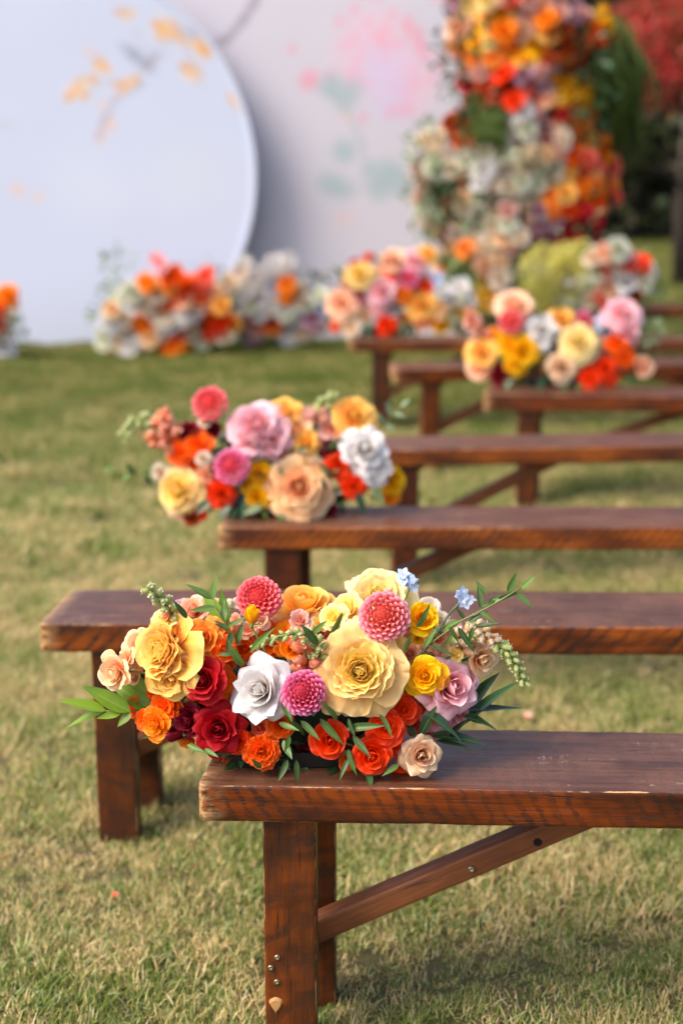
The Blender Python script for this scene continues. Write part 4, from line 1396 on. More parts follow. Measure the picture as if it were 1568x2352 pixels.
near = [
    # x, y, r, kind, mat, fx, fy, dd, var, label
    (826, 1540, 93, 'grand', 'yellow_peach', -.05, .18, -.035, 1, 'largest yellow rose with peach outer petals'),
    (374, 1494, 84, 'grand', 'golden', -.62, .22, .0, 2, 'yellow and apricot rose facing left'),
    (398, 1548, 56, 'hybrid', 'apricot', -.1, -.5, -.012, 3, None),
    (698, 1392, 72, 'cup', 'apricot', -.10, .82, .10, 4, 'butter rose standing up behind'),
    (868, 1372, 72, 'grand', 'butter', -.10, .48, .09, 5, 'pale yellow rose behind the dahlia'),
    (798, 1400, 42, 'open', 'butter', -.5, .4, .07, 6, None),
    (882, 1416, 57, 'dahlia', 'pink_dahlia', .05, .10, .0, 1, None),
    (595, 1372, 52, 'dahlia', 'coral_dahlia', .05, .55, .05, 2, 'coral dahlia seen from the side'),
    (698, 1592, 51, 'dahlia', 'magenta_dahlia', .22, -.05, -.05, 3, 'magenta dahlia'),
    (598, 1584, 78, 'hybrid', 'white', -.36, .22, -.03, 7, 'white rose'),
    (465, 1562, 56, 'spray', 'red', -.25, .12, -.025, 8, None),
    (502, 1672, 60, 'hybrid', 'red', .02, .05, -.03, 9, None),
    (433, 1655, 42, 'cup', 'dark_red', -.45, -.05, -.01, 10, None),
    (470, 1466, 50, 'spray', 'light_orange', -.05, .25, .0, 11, None),
    (505, 1440, 36, 'open', 'light_orange', .3, .45, .03, 12, None),
    (508, 1575, 42, 'open', 'orange', .5, -.1, .0, 13, None),
    (264, 1545, 46, 'cup', 'champagne', -.55, -.1, .0, 14, 'champagne rose hanging at the left'),
    (318, 1478, 36, 'cup', 'champagne', -.35, .35, .04, 15, None),
    (356, 1662, 40, 'spray', 'orange_yellow', -.45, -.15, -.01, 16, None),
    (374, 1622, 34, 'open', 'orange', -.45, .1, .0, 17, None),
    (428, 1700, 24, 'cup', 'orange_yellow', -.2, -.55, .0, 18, None),
    (544, 1703, 34, 'ruffled', 'orange_red', -.05, -.05, -.025, 19, None),
    (602, 1728, 43, 'ruffled', 'orange', .02, -.05, -.035, 20, None),
    (645, 1664, 32, 'cup', 'orange', .1, .12, -.02, 21, None),
    (598, 1672, 22, 'cup', 'coral', 0, 0, -.005, 22, None),
    (700, 1695, 34, 'cup', 'dark_red', .1, -.2, .02, 23, None),
    (722, 1730, 26, 'open', 'dark_red', .2, -.3, .03, 33, None),
    (757, 1700, 46, 'cup', 'orange_red', .0, .05, -.04, 24, None),
    (853, 1735, 48, 'cup', 'orange_red', .05, -.15, -.045, 25, None),
    (888, 1672, 45, 'spray', 'orange_red', .1, .05, -.035, 26, None),
    (928, 1630, 38, 'spray', 'orange_red', .25, .1, -.015, 27, None),
    (968, 1735, 50, 'hybrid', 'tan', .12, .05, -.04, 28, 'tan rose low at the right'),
    (928, 1762, 30, 'open', 'orange_red', -.2, -.35, -.02, 29, None),
    (975, 1552, 48, 'spray', 'yellow', .05, .12, -.02, 30, None),
    (970, 1420, 38, 'cup', 'yellow', .1, .3, .02, 31, None),
    (1034, 1578, 72, 'hybrid', 'pink', .42, .12, -.005, 32, 'pink rose'),
    (1005, 1655, 40, 'open', 'pink', .3, -.5, .02, 34, None),
    (1106, 1515, 42, 'cup', 'champagne', .45, -.2, .03, 35, None),
    (612, 1470, 46, 'open', 'orange', .0, .35, .05, 36, None),
    (560, 1490, 36, 'spray', 'orange', -.1, .3, .04, 37, None),
    (670, 1488, 30, 'cup', 'orange_yellow', .1, .3, .01, 38, None),
    (702, 1505, 40, 'open', 'dusty_pink', .1, .2, .03, 39, None),
    (735, 1455, 40, 'open', 'dusty_pink', .1, .4, .06, 40, None),
    (642, 1445, 36, 'open', 'peach', 0, .5, .07, 41, None),
    (1003, 1462, 40, 'cup', 'peach', .2, .3, .05, 42, None),
    (985, 1400, 32, 'cup', 'cream', .2, .5, .09, 43, None),
    (1058, 1478, 34, 'open', 'butter', .3, .2, .06, 44, None),
    (445, 1400, 36, 'cup', 'peach', -.2, .5, .06, 45, None),
    (415, 1398, 26, 'open', 'mauve', -.3, .5, .07, 46, None),
    (490, 1395, 28, 'cup', 'peach', .1, .6, .08, 47, None),
    (940, 1500, 34, 'cup', 'peach', .1, .1, .05, 48, None),
    (455, 1620, 34, 'cup', 'apricot', -.1, .0, .02, 49, None),
    (760, 1640, 30, 'cup', 'dark_red', .0, -.2, .04, 50, None),
    (560, 1640, 30, 'cup', 'dark_red', -.1, -.2, .04, 51, None),
    (812, 1602, 54, 'open', 'peach', .0, -.62, -.02, 52, None),
    (880, 1590, 44, 'open', 'peach', .3, -.5, -.015, 53, None),
    (385, 1560, 46, 'open', 'apricot', -.3, -.5, -.015, 54, None), (330, 1655, 26, 'open', 'orange', -.5, 0, .0, 55, None),
    (515, 1490, 34, 'spray', 'orange', .2, .2, -.005, 56, None), (430, 1455, 34, 'open', 'light_orange', -.2, .4, .01, 57, None),
    (655, 1450, 30, 'open', 'orange_yellow', 0, .4, .04, 58, None), (765, 1415, 34, 'open', 'butter', -.3, .5, .05, 59, None),
    (690, 1425, 28, 'open', 'dusty_pink', 0, .4, .03, 60, None), (905, 1470, 30, 'open', 'butter', .3, 0, .03, 63, None),
    (1010, 1425, 26, 'spray', 'cream', .3, .4, .05, 64, None), (1040, 1445, 24, 'open', 'dusty_pink', .3, .4, .06, 65, None),
    (955, 1590, 30, 'cup', 'orange_yellow', .2, 0, .02, 66, None), (1070, 1560, 34, 'cup', 'pink', .4, .2, .03, 67, None),
    (655, 1620, 24, 'cup', 'coral', 0, 0, .01, 68, None), (600, 1655, 26, 'spray', 'orange', 0, 0, .0, 69, None),
    (805, 1668, 26, 'cup', 'red', 0, 0, .015, 70, None), (570, 1705, 26, 'spray', 'orange', -.1, -.1, -.01, 71, None),
    (690, 1655, 24, 'cup', 'orange', .1, 0, .0, 72, None), (395, 1625, 26, 'cup', 'orange', -.3, 0, .0, 73, None),
    (470, 1630, 26, 'cup', 'dark_red', 0, 0, .01, 74, None), (905, 1712, 28, 'spray', 'orange_red', .1, -.1, -.02, 75, None),
    (800, 1745, 26, 'cup', 'orange', 0, -.2, -.01, 76, None), (640, 1715, 24, 'cup', 'orange_red', 0, -.1, .01, 77, None),
    (545, 1455, 26, 'open', 'peach', .1, .5, .05, 78, None), (380, 1420, 34, 'open', 'butter', -.4, .6, .03, 79, None),
    (735, 1430, 26, 'open', 'butter', 0, .4, .06, 80, None), (290, 1510, 26, 'open', 'champagne', -.6, .2, .02, 81, None),
]
for (x, y, r, kind, mat, fx, fy, dd, var, lab) in near:
    add_bloom(arr, D1, x, y, r, kind, mat, fx, fy, dd, var, split=True, core=core1 + Vector((rng.uniform(-.08, .08), rng.uniform(-.02, .03), rng.uniform(-.03, .02))), label=lab)
fz = random.Random(19)
spots = [(b[0], b[1], b[2], b[4]) for b in near]
added = 0
for _ in range(4000):
    if added >= 60: break
    an = fz.uniform(0, 6.28); q = math.sqrt(fz.random())
    x = 690 + 420 * q * math.cos(an); y = 1550 + 215 * q * math.sin(an)
    if min(math.hypot(x - a, y - b) / r for a, b, r, m in spots) < .78: continue
    if y < 1410: continue
    a, b, r_, m_ = min(spots, key=lambda t: math.hypot(t[0] - x, t[1] - y) * fz.uniform(.6, 1.6))
    if 'dahlia' in m_ or m_ in ('white', 'yellow_peach', 'tan'): m_ = fz.choice(['dusty_pink', 'peach', 'orange', 'coral', 'champagne'])
    rr = fz.uniform(15, 25)
    add_bloom(arr, D1, x, y, rr, fz.choice(['spray', 'cup', 'open', 'ruffled', 'stock']), m_, (x - 690) / 700 + fz.uniform(-.2, .2), (1560 - y) / 400 + fz.uniform(-.2, .3), .028, added % 5 + 1, core=core1)
    spots.append((x, y, rr, m_)); added += 1
add_bloom(arr, D1, 578, 1412, 24, 'bud', 'yellow', .0, .95, .0, 61, split=True, core=core1)
add_bloom(arr, D1, 400, 1690, 22, 'bud', 'dark_red', -.9, .05, -.02, 62, split=True, core=core1)

# loose petals that droop under the big rose
M1 = M['peach_orange']
tweedia(arr, P(943, 1333, D1 + .03), 13, .0105, 1)
stem_part(arr, [P(943, 1345, D1 + .03), P(920, 1400, D1 + .05), core1], .0014)
tweedia(arr, P(1066, 1372, D1 - .0), 7, .0095, 2, R=.009)
stem_part(arr, [P(1063, 1378, D1), P(1035, 1405, D1), P(985, 1480, D1 - .0), P(940, 1545, D1 + .02)], [.0030, .0016, .0018, .002], mat=M['leaf_soft'])
tweedia(arr, P(536, 1396, D1 + .06), 6, .0095, 3, mat='sage_white', R=.008)
# snapdragon spikes
def pp(L, D): return [P(x, y, D + d) for x, y, d in L]
snapdragon(arr, pp([(430, 1440, .05), (392, 1405, .03), (368, 1375, .02), (340, 1350, .01)], D1), 24, .0135, .0085, 'snap_green', 'snap_peach', 1)
snapdragon(arr, pp([(735, 1520, .0), (728, 1475, -.02), (690, 1452, -.03), (640, 1462, -.03), (578, 1487, -.03)], D1), 34, .0115, .005, 'snap_green', None, 2)
snapdragon(arr, pp([(1040, 1470, .04), (1100, 1448, .02), (1145, 1480, .0), (1180, 1520, -.0), (1204, 1570, -.0)], D1), 50, .0135, .0075, 'snap_green', 'cream', 3)
snapdragon(arr, pp([(1050, 1500, .04), (1085, 1462, .03), (1100, 1430, .03)], D1), 12, .02, .012, 'snap_green', 'cream', 4)
snapdragon(arr, pp([(720, 1545, .01), (700, 1500, .0), (692, 1465, .0)], D1), 10, .022, .014, 'snap_peach', None, 5)

# leaf sprigs: (base) (tip) width
sprig(arr, pp([(930, 1540, .03), (985, 1480, .0), (1060, 1425, -.01), (1110, 1400, -.01), (1150, 1378, -.01), (1195, 1350, -.01)], D1), [
    ((1195, 1353), (1228, 1323), 15, -.01, -.02), ((1165, 1362), (1188, 1314), 18, -.01, -.01), ((1185, 1362), (1224, 1398), 17, -.01, -.02),
    ((1190, 1362), (1128, 1378), 13, -.01, -.01), ((1150, 1376), (1098, 1394), 14, -.01, .0), ((1104, 1398), (1098, 1340), 15, -.01, -.005),
    ((1118, 1368), (1090, 1332), 12, .0, .01), ((1118, 1392), (1152, 1355), 10, -.01, .0), ((1075, 1430), (1120, 1402), 14, -.01, -.01),
    ((1100, 1405), (1140, 1428), 11, -.01, -.02), ((1090, 1438), (1158, 1434), 15, -.01, -.02), ((1058, 1425), (1000, 1448), 15, -.01, .0),
    ((1050, 1440), (1090, 1500), 15, -.01, -.02), ((1030, 1440), (1055, 1475), 12, -.01, -.01), ((985, 1478), (1048, 1512), 16, -.0, -.02),
    ((1040, 1455), (1018, 1490), 13, -.01, -.01), ((975, 1488), (1002, 1440), 14, .0, .0), ((1020, 1460), (985, 1430), 11, 0, .01),
    ((1070, 1425), (1045, 1395), 10, 0, .01), ((1085, 1440), (1076, 1480), 12, -.01, -.02)], 'leaf', D1)
sprig(arr, pp([(545, 1520, .02), (530, 1455, .0), (505, 1410, -.0), (488, 1378, -.0)], D1), [
    ((488, 1378), (495, 1322), 22, 0, 0), ((486, 1376), (430, 1338), 20, 0, 0), ((500, 1396), (436, 1404), 18, 0, -.01),
    ((515, 1430), (512, 1375), 18, 0, .01), ((532, 1452), (522, 1500), 18, -.0, -.02), ((545, 1480), (555, 1430), 16, 0, .0),
    ((520, 1440), (575, 1415), 14, 0, .01), ((548, 1498), (500, 1500), 18, -.01, -.02), ((530, 1450), (480, 1420), 14, .0, .01)], 'leaf', D1)
leaf_between(arr, P(515, 1430, D1 + .03), P(458, 1345, D1 + .05), 34 * 6e-4, M['leaf_bright'], BACK, 0)
leaf_between(arr, P(520, 1440, D1 + .03), P(508, 1350, D1 + .05), 30 * 6e-4, M['leaf_bright'], BACK, 2)
# bright leaves low on the left
sprig(arr, pp([(400, 1640, .05), (340, 1635, .02), (240, 1633, .0)], D1), [
    ((245, 1633), (135, 1603), 34, 0, -.01, .1, .8, .6), ((240, 1635), (143, 1664), 24, 0, 0, .1, .7, .6), ((300, 1635), (188, 1578), 44, .0, .01, .1, .6, .7),
    ((345, 1630), (255, 1560), 46, .02, .03, -.1, .5, .8), ((340, 1600), (300, 1545), 40, .03, .04, 0, .4, .9), ((300, 1637), (268, 1668), 24, 0, -.01, 0, .5, .8),
    ((280, 1636), (222, 1652), 20, .0, -.01), ((370, 1600), (290, 1575), 34, .04, .04)], 'leaf_bright', D1)
# deep green leaves low on the right
for i, (b, t, w, d0, d1) in enumerate((((1065, 1665), (1185, 1555), 46, .03, .0), ((1070, 1640), (1130, 1540), 40, .05, .04), ((1070, 1630), (1212, 1634), 40, .03, .0),
                                       ((1060, 1645), (1140, 1660), 26, .02, -.01), ((1000, 1640), (1062, 1590), 40, .06, .05), ((985, 1690), (1116, 1694), 30, .0, -.01),
                                       ((1000, 1700), (1112, 1734), 26, .0, -.02), ((975, 1640), (1075, 1690), 34, -.03, -.04), ((965, 1690), (1000, 1620), 30, -.02, -.03),
                                       ((960, 1700), (975, 1760), 28, -.01, -.03), ((1030, 1690), (1085, 1650), 34, .0, -.01), ((900, 1640), (980, 1700), 28, .0, -.03))):
    leaf_between(arr, P(*b, D1 + d0), P(*t, D1 + d1), w * m_per_px(D1, .55), M['leaf_deep'], BACK * .5 + UP * .8 + RIGHT * rng.uniform(-.3, .3), i)
# small leaves over and under the front flowers
for i, (b, t, w) in enumerate((((700, 1690), (655, 1640), 14), ((775, 1655), (740, 1608), 18), ((650, 1700), (672, 1745), 18), ((735, 1650), (785, 1712), 18), ((690, 1655), (735, 1700), 16),
                               ((795, 1675), (878, 1662), 20), ((810, 1690), (852, 1742), 17), ((800, 1720), (812, 1782), 15), ((845, 1765), (852, 1822), 17),
                               ((660, 1745), (640, 1795), 15), ((680, 1745), (680, 1808), 17), ((800, 1650), (812, 1695), 12), ((715, 1610), (720, 1645), 18),
                               ((648, 1615), (672, 1655), 16), ((640, 1660), (690, 1680), 14), ((955, 1440), (990, 1400), 16), ((758, 1455), (790, 1408), 18),
                               ((575, 1500), (620, 1440), 14), ((665, 1690), (652, 1730), 16), ((728, 1480), (700, 1440), 20), ((715, 1460), (748, 1425), 16),
                               ((870, 1640), (905, 1690), 14), ((925, 1500), (940, 1455), 15), ((560, 1530), (520, 1480), 18), ((430, 1420), (400, 1380), 14),
                               ((800, 1740), (780, 1790), 13), ((600, 1765), (575, 1740), 14), ((430, 1710), (470, 1728), 13), ((470, 1720), (500, 1738), 12),
                               ((915, 1755), (880, 1780), 14), ((350, 1690), (325, 1700), 10))):
    leaf_between(arr, P(*b, D1 - .045 if y else D1), P(*t, D1 - .065), w * m_per_px(D1, .5), M['leaf'], BACK * .8 + UP * .4 + RIGHT * rng.uniform(-.6, .6), i)
c1 = P(690, 1620, D1 + .07)
leaf_cloud('foliage_low', arr, P(700, 1720, D1 + .02), (.13, .03, .028), 90, .032, M['leaf_deep'], 6, shell=.1)
leaf_cloud('foliage', arr, c1, (.175, .06, .085), 520, .035, M['leaf_deep'], 5, shell=.2)
# hidden foam core, its dark colour put in as shade for the middle
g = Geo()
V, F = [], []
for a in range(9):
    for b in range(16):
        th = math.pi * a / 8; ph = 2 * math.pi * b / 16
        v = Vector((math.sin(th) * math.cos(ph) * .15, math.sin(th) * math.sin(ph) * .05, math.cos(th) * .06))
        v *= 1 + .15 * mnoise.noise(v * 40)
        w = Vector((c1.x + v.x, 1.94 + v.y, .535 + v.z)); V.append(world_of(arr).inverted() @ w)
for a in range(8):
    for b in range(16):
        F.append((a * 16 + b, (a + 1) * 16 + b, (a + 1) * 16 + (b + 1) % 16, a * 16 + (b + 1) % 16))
obj('foam_block', mesh('foam_block', V, F), plain_mat('dark_foam', srgb(24, 40, 22), .9, 0, .6, .4, 90), arr)

# ------------------------------------------------------------------ the three arrangements farther back
def far_arrangement(label, D, z, box, blooms, leaves, sprigs=(), seed=0):
    xa, ya, xb, yb = box
    c = P((xa + xb) / 2, (ya + yb) / 2, D + .03)
    a = empty('flower_arrangement', (c.x, D, z + .001), label, 'flower arrangement', G_ARR)
    for i, (x, y, r, kind, mat, fx, fy, dd) in enumerate(blooms):
        add_bloom(a, D, x, y, r, kind, mat, fx, fy, dd, i % 5 + 1, lo=(kind in ('dahlia',) and D > 3))
    mp = m_per_px(D, z)
    fr_ = random.Random(seed)
    mats_ = sorted({b[4] for b in blooms if 'dahlia' not in b[4]})
    for k in range(26):
        an = fr_.uniform(0, 6.28); q = math.sqrt(fr_.random()) * .82
        add_bloom(a, D, (xa + xb) / 2 + (xb - xa) / 2 * q * math.cos(an), (ya + yb) / 2 + (yb - ya) / 2 * q * math.sin(an) * .9,
                  fr_.uniform(.55, .85) * (yb - ya) / 8, fr_.choice(['spray', 'open', 'cup']), fr_.choice(mats_), fr_.uniform(-.4, .4), fr_.uniform(0, .5), .035, k % 5 + 1)
    rx, rz = (xb - xa) / 2 * mp * .95, (yb - ya) / 2 * mp * .95
    leaf_cloud('foliage', a, c + Vector((0, .02, -.01)), (rx, .075, rz), 420, .045, M['leaf_deep'], seed, shell=.15)
    V, F = [], []
    inv = world_of(a).inverted()
    for k in range(2):
        for (sx, sy) in ((-1, -1), (1, -1), (1, 1), (-1, 1)):
            V.append(inv @ Vector((c.x + sx * (.12 + .006 * k), D + .035 + sy * (.05 + .004 * k), z + .002 + .034 * k)))
    F = [(3, 2, 1, 0), (4, 5, 6, 7)] + [(i, (i + 1) % 4, 4 + (i + 1) % 4, 4 + i) for i in range(4)]
    obj('tray', mesh('tray', V, F, None, False), M['tray'], a)
    for i, (b, t, w, m_) in enumerate(leaves):
        leaf_between(a, P(*b, D - .05), P(*t, D - .07), w * mp, M[m_], BACK * .7 + UP * .5 + RIGHT * rng.uniform(-.6, .6), i)
    for s in sprigs:
        s(a, D)
    return a


Db3 = PZ(560, 1195, .45).y + .02
def sp3(a, D):
    snapdragon(a, pp([(360, 985, .03), (325, 965, .02), (300, 975, .01), (284, 1002, 0)], D), 18, .022, .012, 'snap_green', None, 11)
    snapdragon(a, pp([(410, 1010, .03), (380, 980, .02), (372, 955, .01)], D), 14, .028, .02, 'snap_peach', None, 12)
    snapdragon(a, pp([(400, 1020, .02), (365, 1015, .0), (345, 1005, 0)], D), 8, .026, .018, 'snap_peach', None, 13)
    snapdragon(a, pp([(735, 985, .05), (730, 950, .05), (765, 905, .05)], D), 16, .026, .013, 'snap_green', 'dusty_pink', 14)
    sprig(a, pp([(370, 1100, .03), (320, 1095, .0), (265, 1080, .0)], D), [((265, 1080), (236, 1072), 14, 0, 0), ((300, 1090), (275, 1105), 14, 0, 0),
          ((310, 1092), (290, 1062), 14, 0, 0), ((335, 1096), (345, 1070), 14, 0, 0), ((330, 1098), (355, 1115), 14, 0, 0)], 'leaf', D)
    sprig(a, pp([(850, 1000, .03), (885, 970, .02), (920, 935, .02)], D), [((920, 935), (940, 915), 14, 0, 0), ((905, 950), (932, 955), 16, 0, 0),
          ((895, 955), (885, 920), 16, 0, 0), ((880, 975), (868, 945), 16, 0, 0), ((885, 975), (910, 990), 16, 0, 0)], 'leaf_soft', D)
far_arrangement('second arrangement, blurred, with large pink, peach and white roses and two dahlias', Db3 + .04, .45, (380, 960, 900, 1190), [
    (483, 926, 41, 'dahlia', 'coral_dahlia', 0, .4, .03), (532, 1071, 40, 'dahlia', 'magenta_dahlia', 0, .1, -.05),
    (590, 975, 60, 'grand', 'pink', -.1, .4, .0), (575, 1010, 50, 'hybrid', 'pink', -.3, .0, -.01), (620, 1015, 50, 'hybrid', 'pink', .2, -.2, -.01),
    (686, 1118, 68, 'grand', 'peach_orange', .05, .1, -.05), (838, 1030, 56, 'hybrid', 'white', .1, .2, -.03), (860, 1080, 42, 'open', 'white', .2, -.3, -.03),
    (805, 1015, 30, 'open', 'white', -.4, .3, -.02),
    (408, 1125, 50, 'garden', 'yellow_peach', -.4, .1, -.02), (420, 1165, 36, 'open', 'peach', -.2, -.4, -.01),
    (408, 1038, 32, 'spray', 'orange', -.3, .2, .0), (455, 1020, 36, 'spray', 'orange', 0, .3, .0), (430, 1060, 28, 'open', 'orange', -.2, 0, .01),
    (436, 990, 27, 'cup', 'dark_red', -.1, .3, .02), (490, 988, 22, 'cup', 'dark_red', .1, .3, .03), (470, 985, 18, 'cup', 'orange_yellow', 0, .5, .04),
    (484, 1100, 32, 'spray', 'orange_red', -.1, 0, -.01), (508, 1135, 34, 'ruffled', 'orange_red', 0, 0, -.04),
    (596, 1088, 30, 'spray', 'yellow', .1, 0, -.02), (590, 1143, 30, 'ruffled', 'yellow', 0, -.1, -.04), (575, 1115, 24, 'open', 'yellow', 0, 0, -.02),
    (655, 950, 42, 'garden', 'apricot', 0, .5, .05), (680, 985, 34, 'cup', 'peach_orange', 0, .2, .03), (705, 1015, 30, 'open', 'apricot', .2, .1, .01),
    (812, 955, 48, 'garden', 'apricot', .2, .4, .04), (800, 990, 36, 'cup', 'orange_yellow', 0, .1, .03), (830, 975, 30, 'open', 'apricot', .3, .2, .05),
    (714, 953, 22, 'open', 'dusty_pink', 0, .4, .05), (757, 985, 30, 'open', 'dusty_pink', 0, .2, .03), (745, 1005, 26, 'open', 'pink', 0, .1, .03),
    (778, 1070, 33, 'spray', 'orange_red', 0, .1, -.02), (812, 1118, 32, 'ruffled', 'orange_red', 0, -.1, -.04), (795, 1095, 24, 'open', 'orange_red', .1, 0, -.01),
    (752, 1028, 26, 'cup', 'dark_red', 0, 0, .02), (700, 1035, 24, 'cup', 'crimson', 0, .1, .03), (745, 1170, 30, 'cup', 'dark_red', 0, -.3, -.01),
    (905, 1105, 36, 'ruffled', 'yellow', .6, 0, .0), (900, 1135, 28, 'open', 'orange_yellow', .6, -.3, .01),
    (467, 1052, 18, 'cup', 'cream', 0, 0, -.03), (472, 968, 18, 'cup', 'cream', 0, .5, .03), (368, 1085, 22, 'cup', 'cream', -.4, 0, .03),
    (470, 1090, 22, 'cup', 'peach', 0, 0, -.01), (440, 1190, 20, 'open', 'rust', 0, -.4, -.02), (460, 1180, 18, 'open', 'orange_red', 0, -.4, -.02),
    (640, 985, 24, 'cup', 'crimson', 0, 0, .05), (655, 1060, 24, 'cup', 'orange_red', 0, 0, .02)],
    [((560, 1150), (555, 1200), 20, 'leaf_deep'), ((530, 1160), (500, 1195), 20, 'leaf_deep'), ((600, 1160), (560, 1185), 30, 'leaf_soft'), ((640, 1170), (650, 1205), 16, 'leaf'),
     ((480, 1150), (450, 1180), 20, 'leaf_deep'), ((820, 1130), (840, 1185), 20, 'leaf_deep'), ((860, 1120), (880, 1160), 18, 'leaf'), ((600, 1170), (620, 1200), 16, 'leaf'),
     ((540, 1165), (530, 1205), 14, 'leaf'), ((505, 970), (520, 930), 16, 'leaf_soft')], [sp3], 21)

Db5 = PZ(1200, 895, .45).y + .03
def sp5(a, D):
    snapdragon(a, pp([(1110, 790, .03), (1095, 755, .02), (1075, 715, .01)], D), 14, .03, .02, 'snap_peach', 'dusty_pink', 15)
    leaf_cloud('filler_leaves', a, P(1490, 765, D + .05), (.05, .04, .05), 60, .03, M['leaf_soft'], 4)
far_arrangement('blurred yellow, white and pink arrangement on the short bench at right', Db5 + .05, .45, (1095, 710, 1480, 890), [
    (1182, 700, 40, 'garden', 'peach', 0, .5, .05), (1173, 738, 29, 'dahlia', 'coral_dahlia', 0, .2, .0), (1243, 758, 42, 'hybrid', 'white', 0, .2, .0),
    (1240, 790, 26, 'open', 'white', 0, -.3, -.01), (1290, 733, 30, 'garden', 'apricot', 0, .4, .04), (1338, 737, 24, 'dahlia', 'magenta_dahlia', 0, .3, .04),
    (1430, 720, 40, 'garden', 'pink', .1, .4, .02), (1440, 760, 36, 'hybrid', 'pink', .2, -.1, .0), (1400, 730, 26, 'open', 'pink', -.2, .3, .02),
    (1380, 742, 18, 'open', 'blue', 0, .3, .02), (1329, 787, 41, 'garden', 'butter', 0, .1, -.04), (1289, 843, 33, 'garden', 'tan', 0, 0, -.05),
    (1200, 805, 42, 'ruffled', 'yellow', 0, .1, -.03), (1185, 835, 30, 'ruffled', 'yellow', 0, -.1, -.03), (1170, 790, 30, 'spray', 'yellow', 0, .1, -.02),
    (1105, 810, 36, 'garden', 'apricot', -.4, .1, -.0), (1102, 845, 34, 'cup', 'peach', -.4, -.2, -.0), (1130, 775, 26, 'open', 'orange_yellow', -.1, .3, .02),
    (1143, 860, 27, 'cup', 'dark_red', -.2, -.1, -.02), (1128, 848, 22, 'cup', 'crimson', -.2, 0, -.01),
    (1420, 790, 28, 'spray', 'orange', .1, 0, -.02), (1435, 820, 28, 'spray', 'orange', .2, -.1, -.02), (1355, 868, 28, 'spray', 'orange_red', 0, -.1, -.05),
    (1390, 845, 27, 'ruffled', 'orange_red', 0, 0, -.04), (1398, 868, 24, 'cup', 'orange_red', .1, -.2, -.03), (1476, 842, 28, 'cup', 'peach', .4, 0, .0),
    (1281, 802, 18, 'cup', 'dark_red', 0, 0, .0), (1345, 820, 20, 'cup', 'coral', 0, 0, .0), (1225, 845, 20, 'cup', 'rust', 0, 0, .02), (1086, 742, 22, 'open', 'dusty_pink', -.2, .2, .03),
    (1376, 790, 20, 'open', 'dusty_pink', 0, 0, .01)],
    [((1290, 870), (1300, 915), 20, 'leaf_soft'), ((1250, 870), (1230, 895), 20, 'leaf_deep'), ((1330, 880), (1325, 900), 18, 'leaf'), ((1440, 860), (1460, 890), 18, 'leaf'), ((1180, 870), (1160, 895), 18, 'leaf_deep')], [sp5], 22)

Db7 = PZ(870, 775, .45).y + .03
far_arrangement('small far arrangement of peach, orange and pink roses standing near the blossom wall', Db7 + .05, .45, (765, 580, 1000, 775), [
    (826, 630, 33, 'garden', 'yellow_peach', 0, .3, .0), (818, 604, 16, 'open', 'magenta', 0, .4, .04), (783, 698, 36, 'garden', 'peach', -.3, .1, -.0),
    (876, 668, 34, 'garden', 'pink', 0, .3, -.02), (868, 700, 30, 'open', 'pink', -.1, -.2, -.02), (937, 638, 26, 'dahlia', 'magenta_dahlia', 0, .2, .0),
    (824, 681, 20, 'cup', 'magenta', 0, 0, .0), (904, 596, 30, 'garden', 'peach', 0, .5, .04), (953, 600, 32, 'garden', 'pink', .1, .4, .04),
    (982, 582, 24, 'cup', 'apricot', .2, .5, .05), (904, 628, 22, 'spray', 'orange_red', 0, .2, .02), (975, 655, 26, 'spray', 'orange_red', .2, .2, .01),
    (926, 676, 26, 'ruffled', 'orange_yellow', 0, 0, -.02), (970, 700, 34, 'garden', 'apricot', .1, .1, -.02), (975, 725, 28, 'spray', 'orange', .2, -.1, -.02),
    (964, 745, 20, 'cup', 'peach', 0, -.2, -.02), (887, 748, 26, 'spray', 'orange_red', 0, -.1, -.04), (804, 753, 24, 'open', 'cream', -.2, -.2, -.02),
    (838, 722, 22, 'cup', 'tan', 0, 0, -.01), (770, 752, 14, 'cup', 'orange', -.3, -.3, 0), (1003, 640, 16, 'open', 'blue', .3, .2, .03),
    (845, 590, 14, 'cup', 'coral', 0, .5, .05), (800, 655, 16, 'open', 'dusty_pink', -.3, .2, .02), (880, 620, 16, 'open', 'peach', 0, .3, .03)],
    [((850, 740), (840, 775), 16, 'leaf_deep'), ((920, 730), (925, 780), 16, 'leaf_soft'), ((940, 740), (960, 785), 16, 'leaf'), ((790, 640), (765, 610), 12, 'leaf')], [], 23)

# ------------------------------------------------------------------ floral column and low flower banks at the backdrop
KM = {  # palette name -> (kinds, materials)
    'yo': (('garden', 'daisy', 'spray'), ('orange_yellow', 'apricot', 'butter', 'yellow', 'peach')),
    'coral': (('spray', 'cup', 'ruffled'), ('coral', 'peach', 'dusty_pink', 'light_orange')),
    'red': (('spray', 'cup'), ('crimson', 'red', 'orange_red')),
    'mauve': (('cup', 'stock', 'open'), ('mauve', 'dusty_pink', 'mauve')),
    'yellow': (('ruffled', 'cluster'), ('yellow', 'yellow')),
    'rust': (('cup', 'stock', 'spray'), ('rust', 'rust', 'orange')),
    'white': (('garden', 'stock', 'cup', 'cluster'), ('white', 'cream', 'sage_white', 'white', 'cream')),
    'cream': (('garden', 'cup', 'spray', 'stock'), ('cream', 'champagne', 'cream', 'sage_white', 'dusty_pink')),
    'orange': (('garden', 'spray', 'ruffled'), ('light_orange', 'apricot', 'orange_yellow', 'coral', 'orange')),
    'peach': (('stock', 'cup', 'garden'), ('dusty_pink', 'peach', 'cream')),
    'lime': (('cluster',), ('lime', 'lime', 'sage_white')),
    'green': (None, None),
}
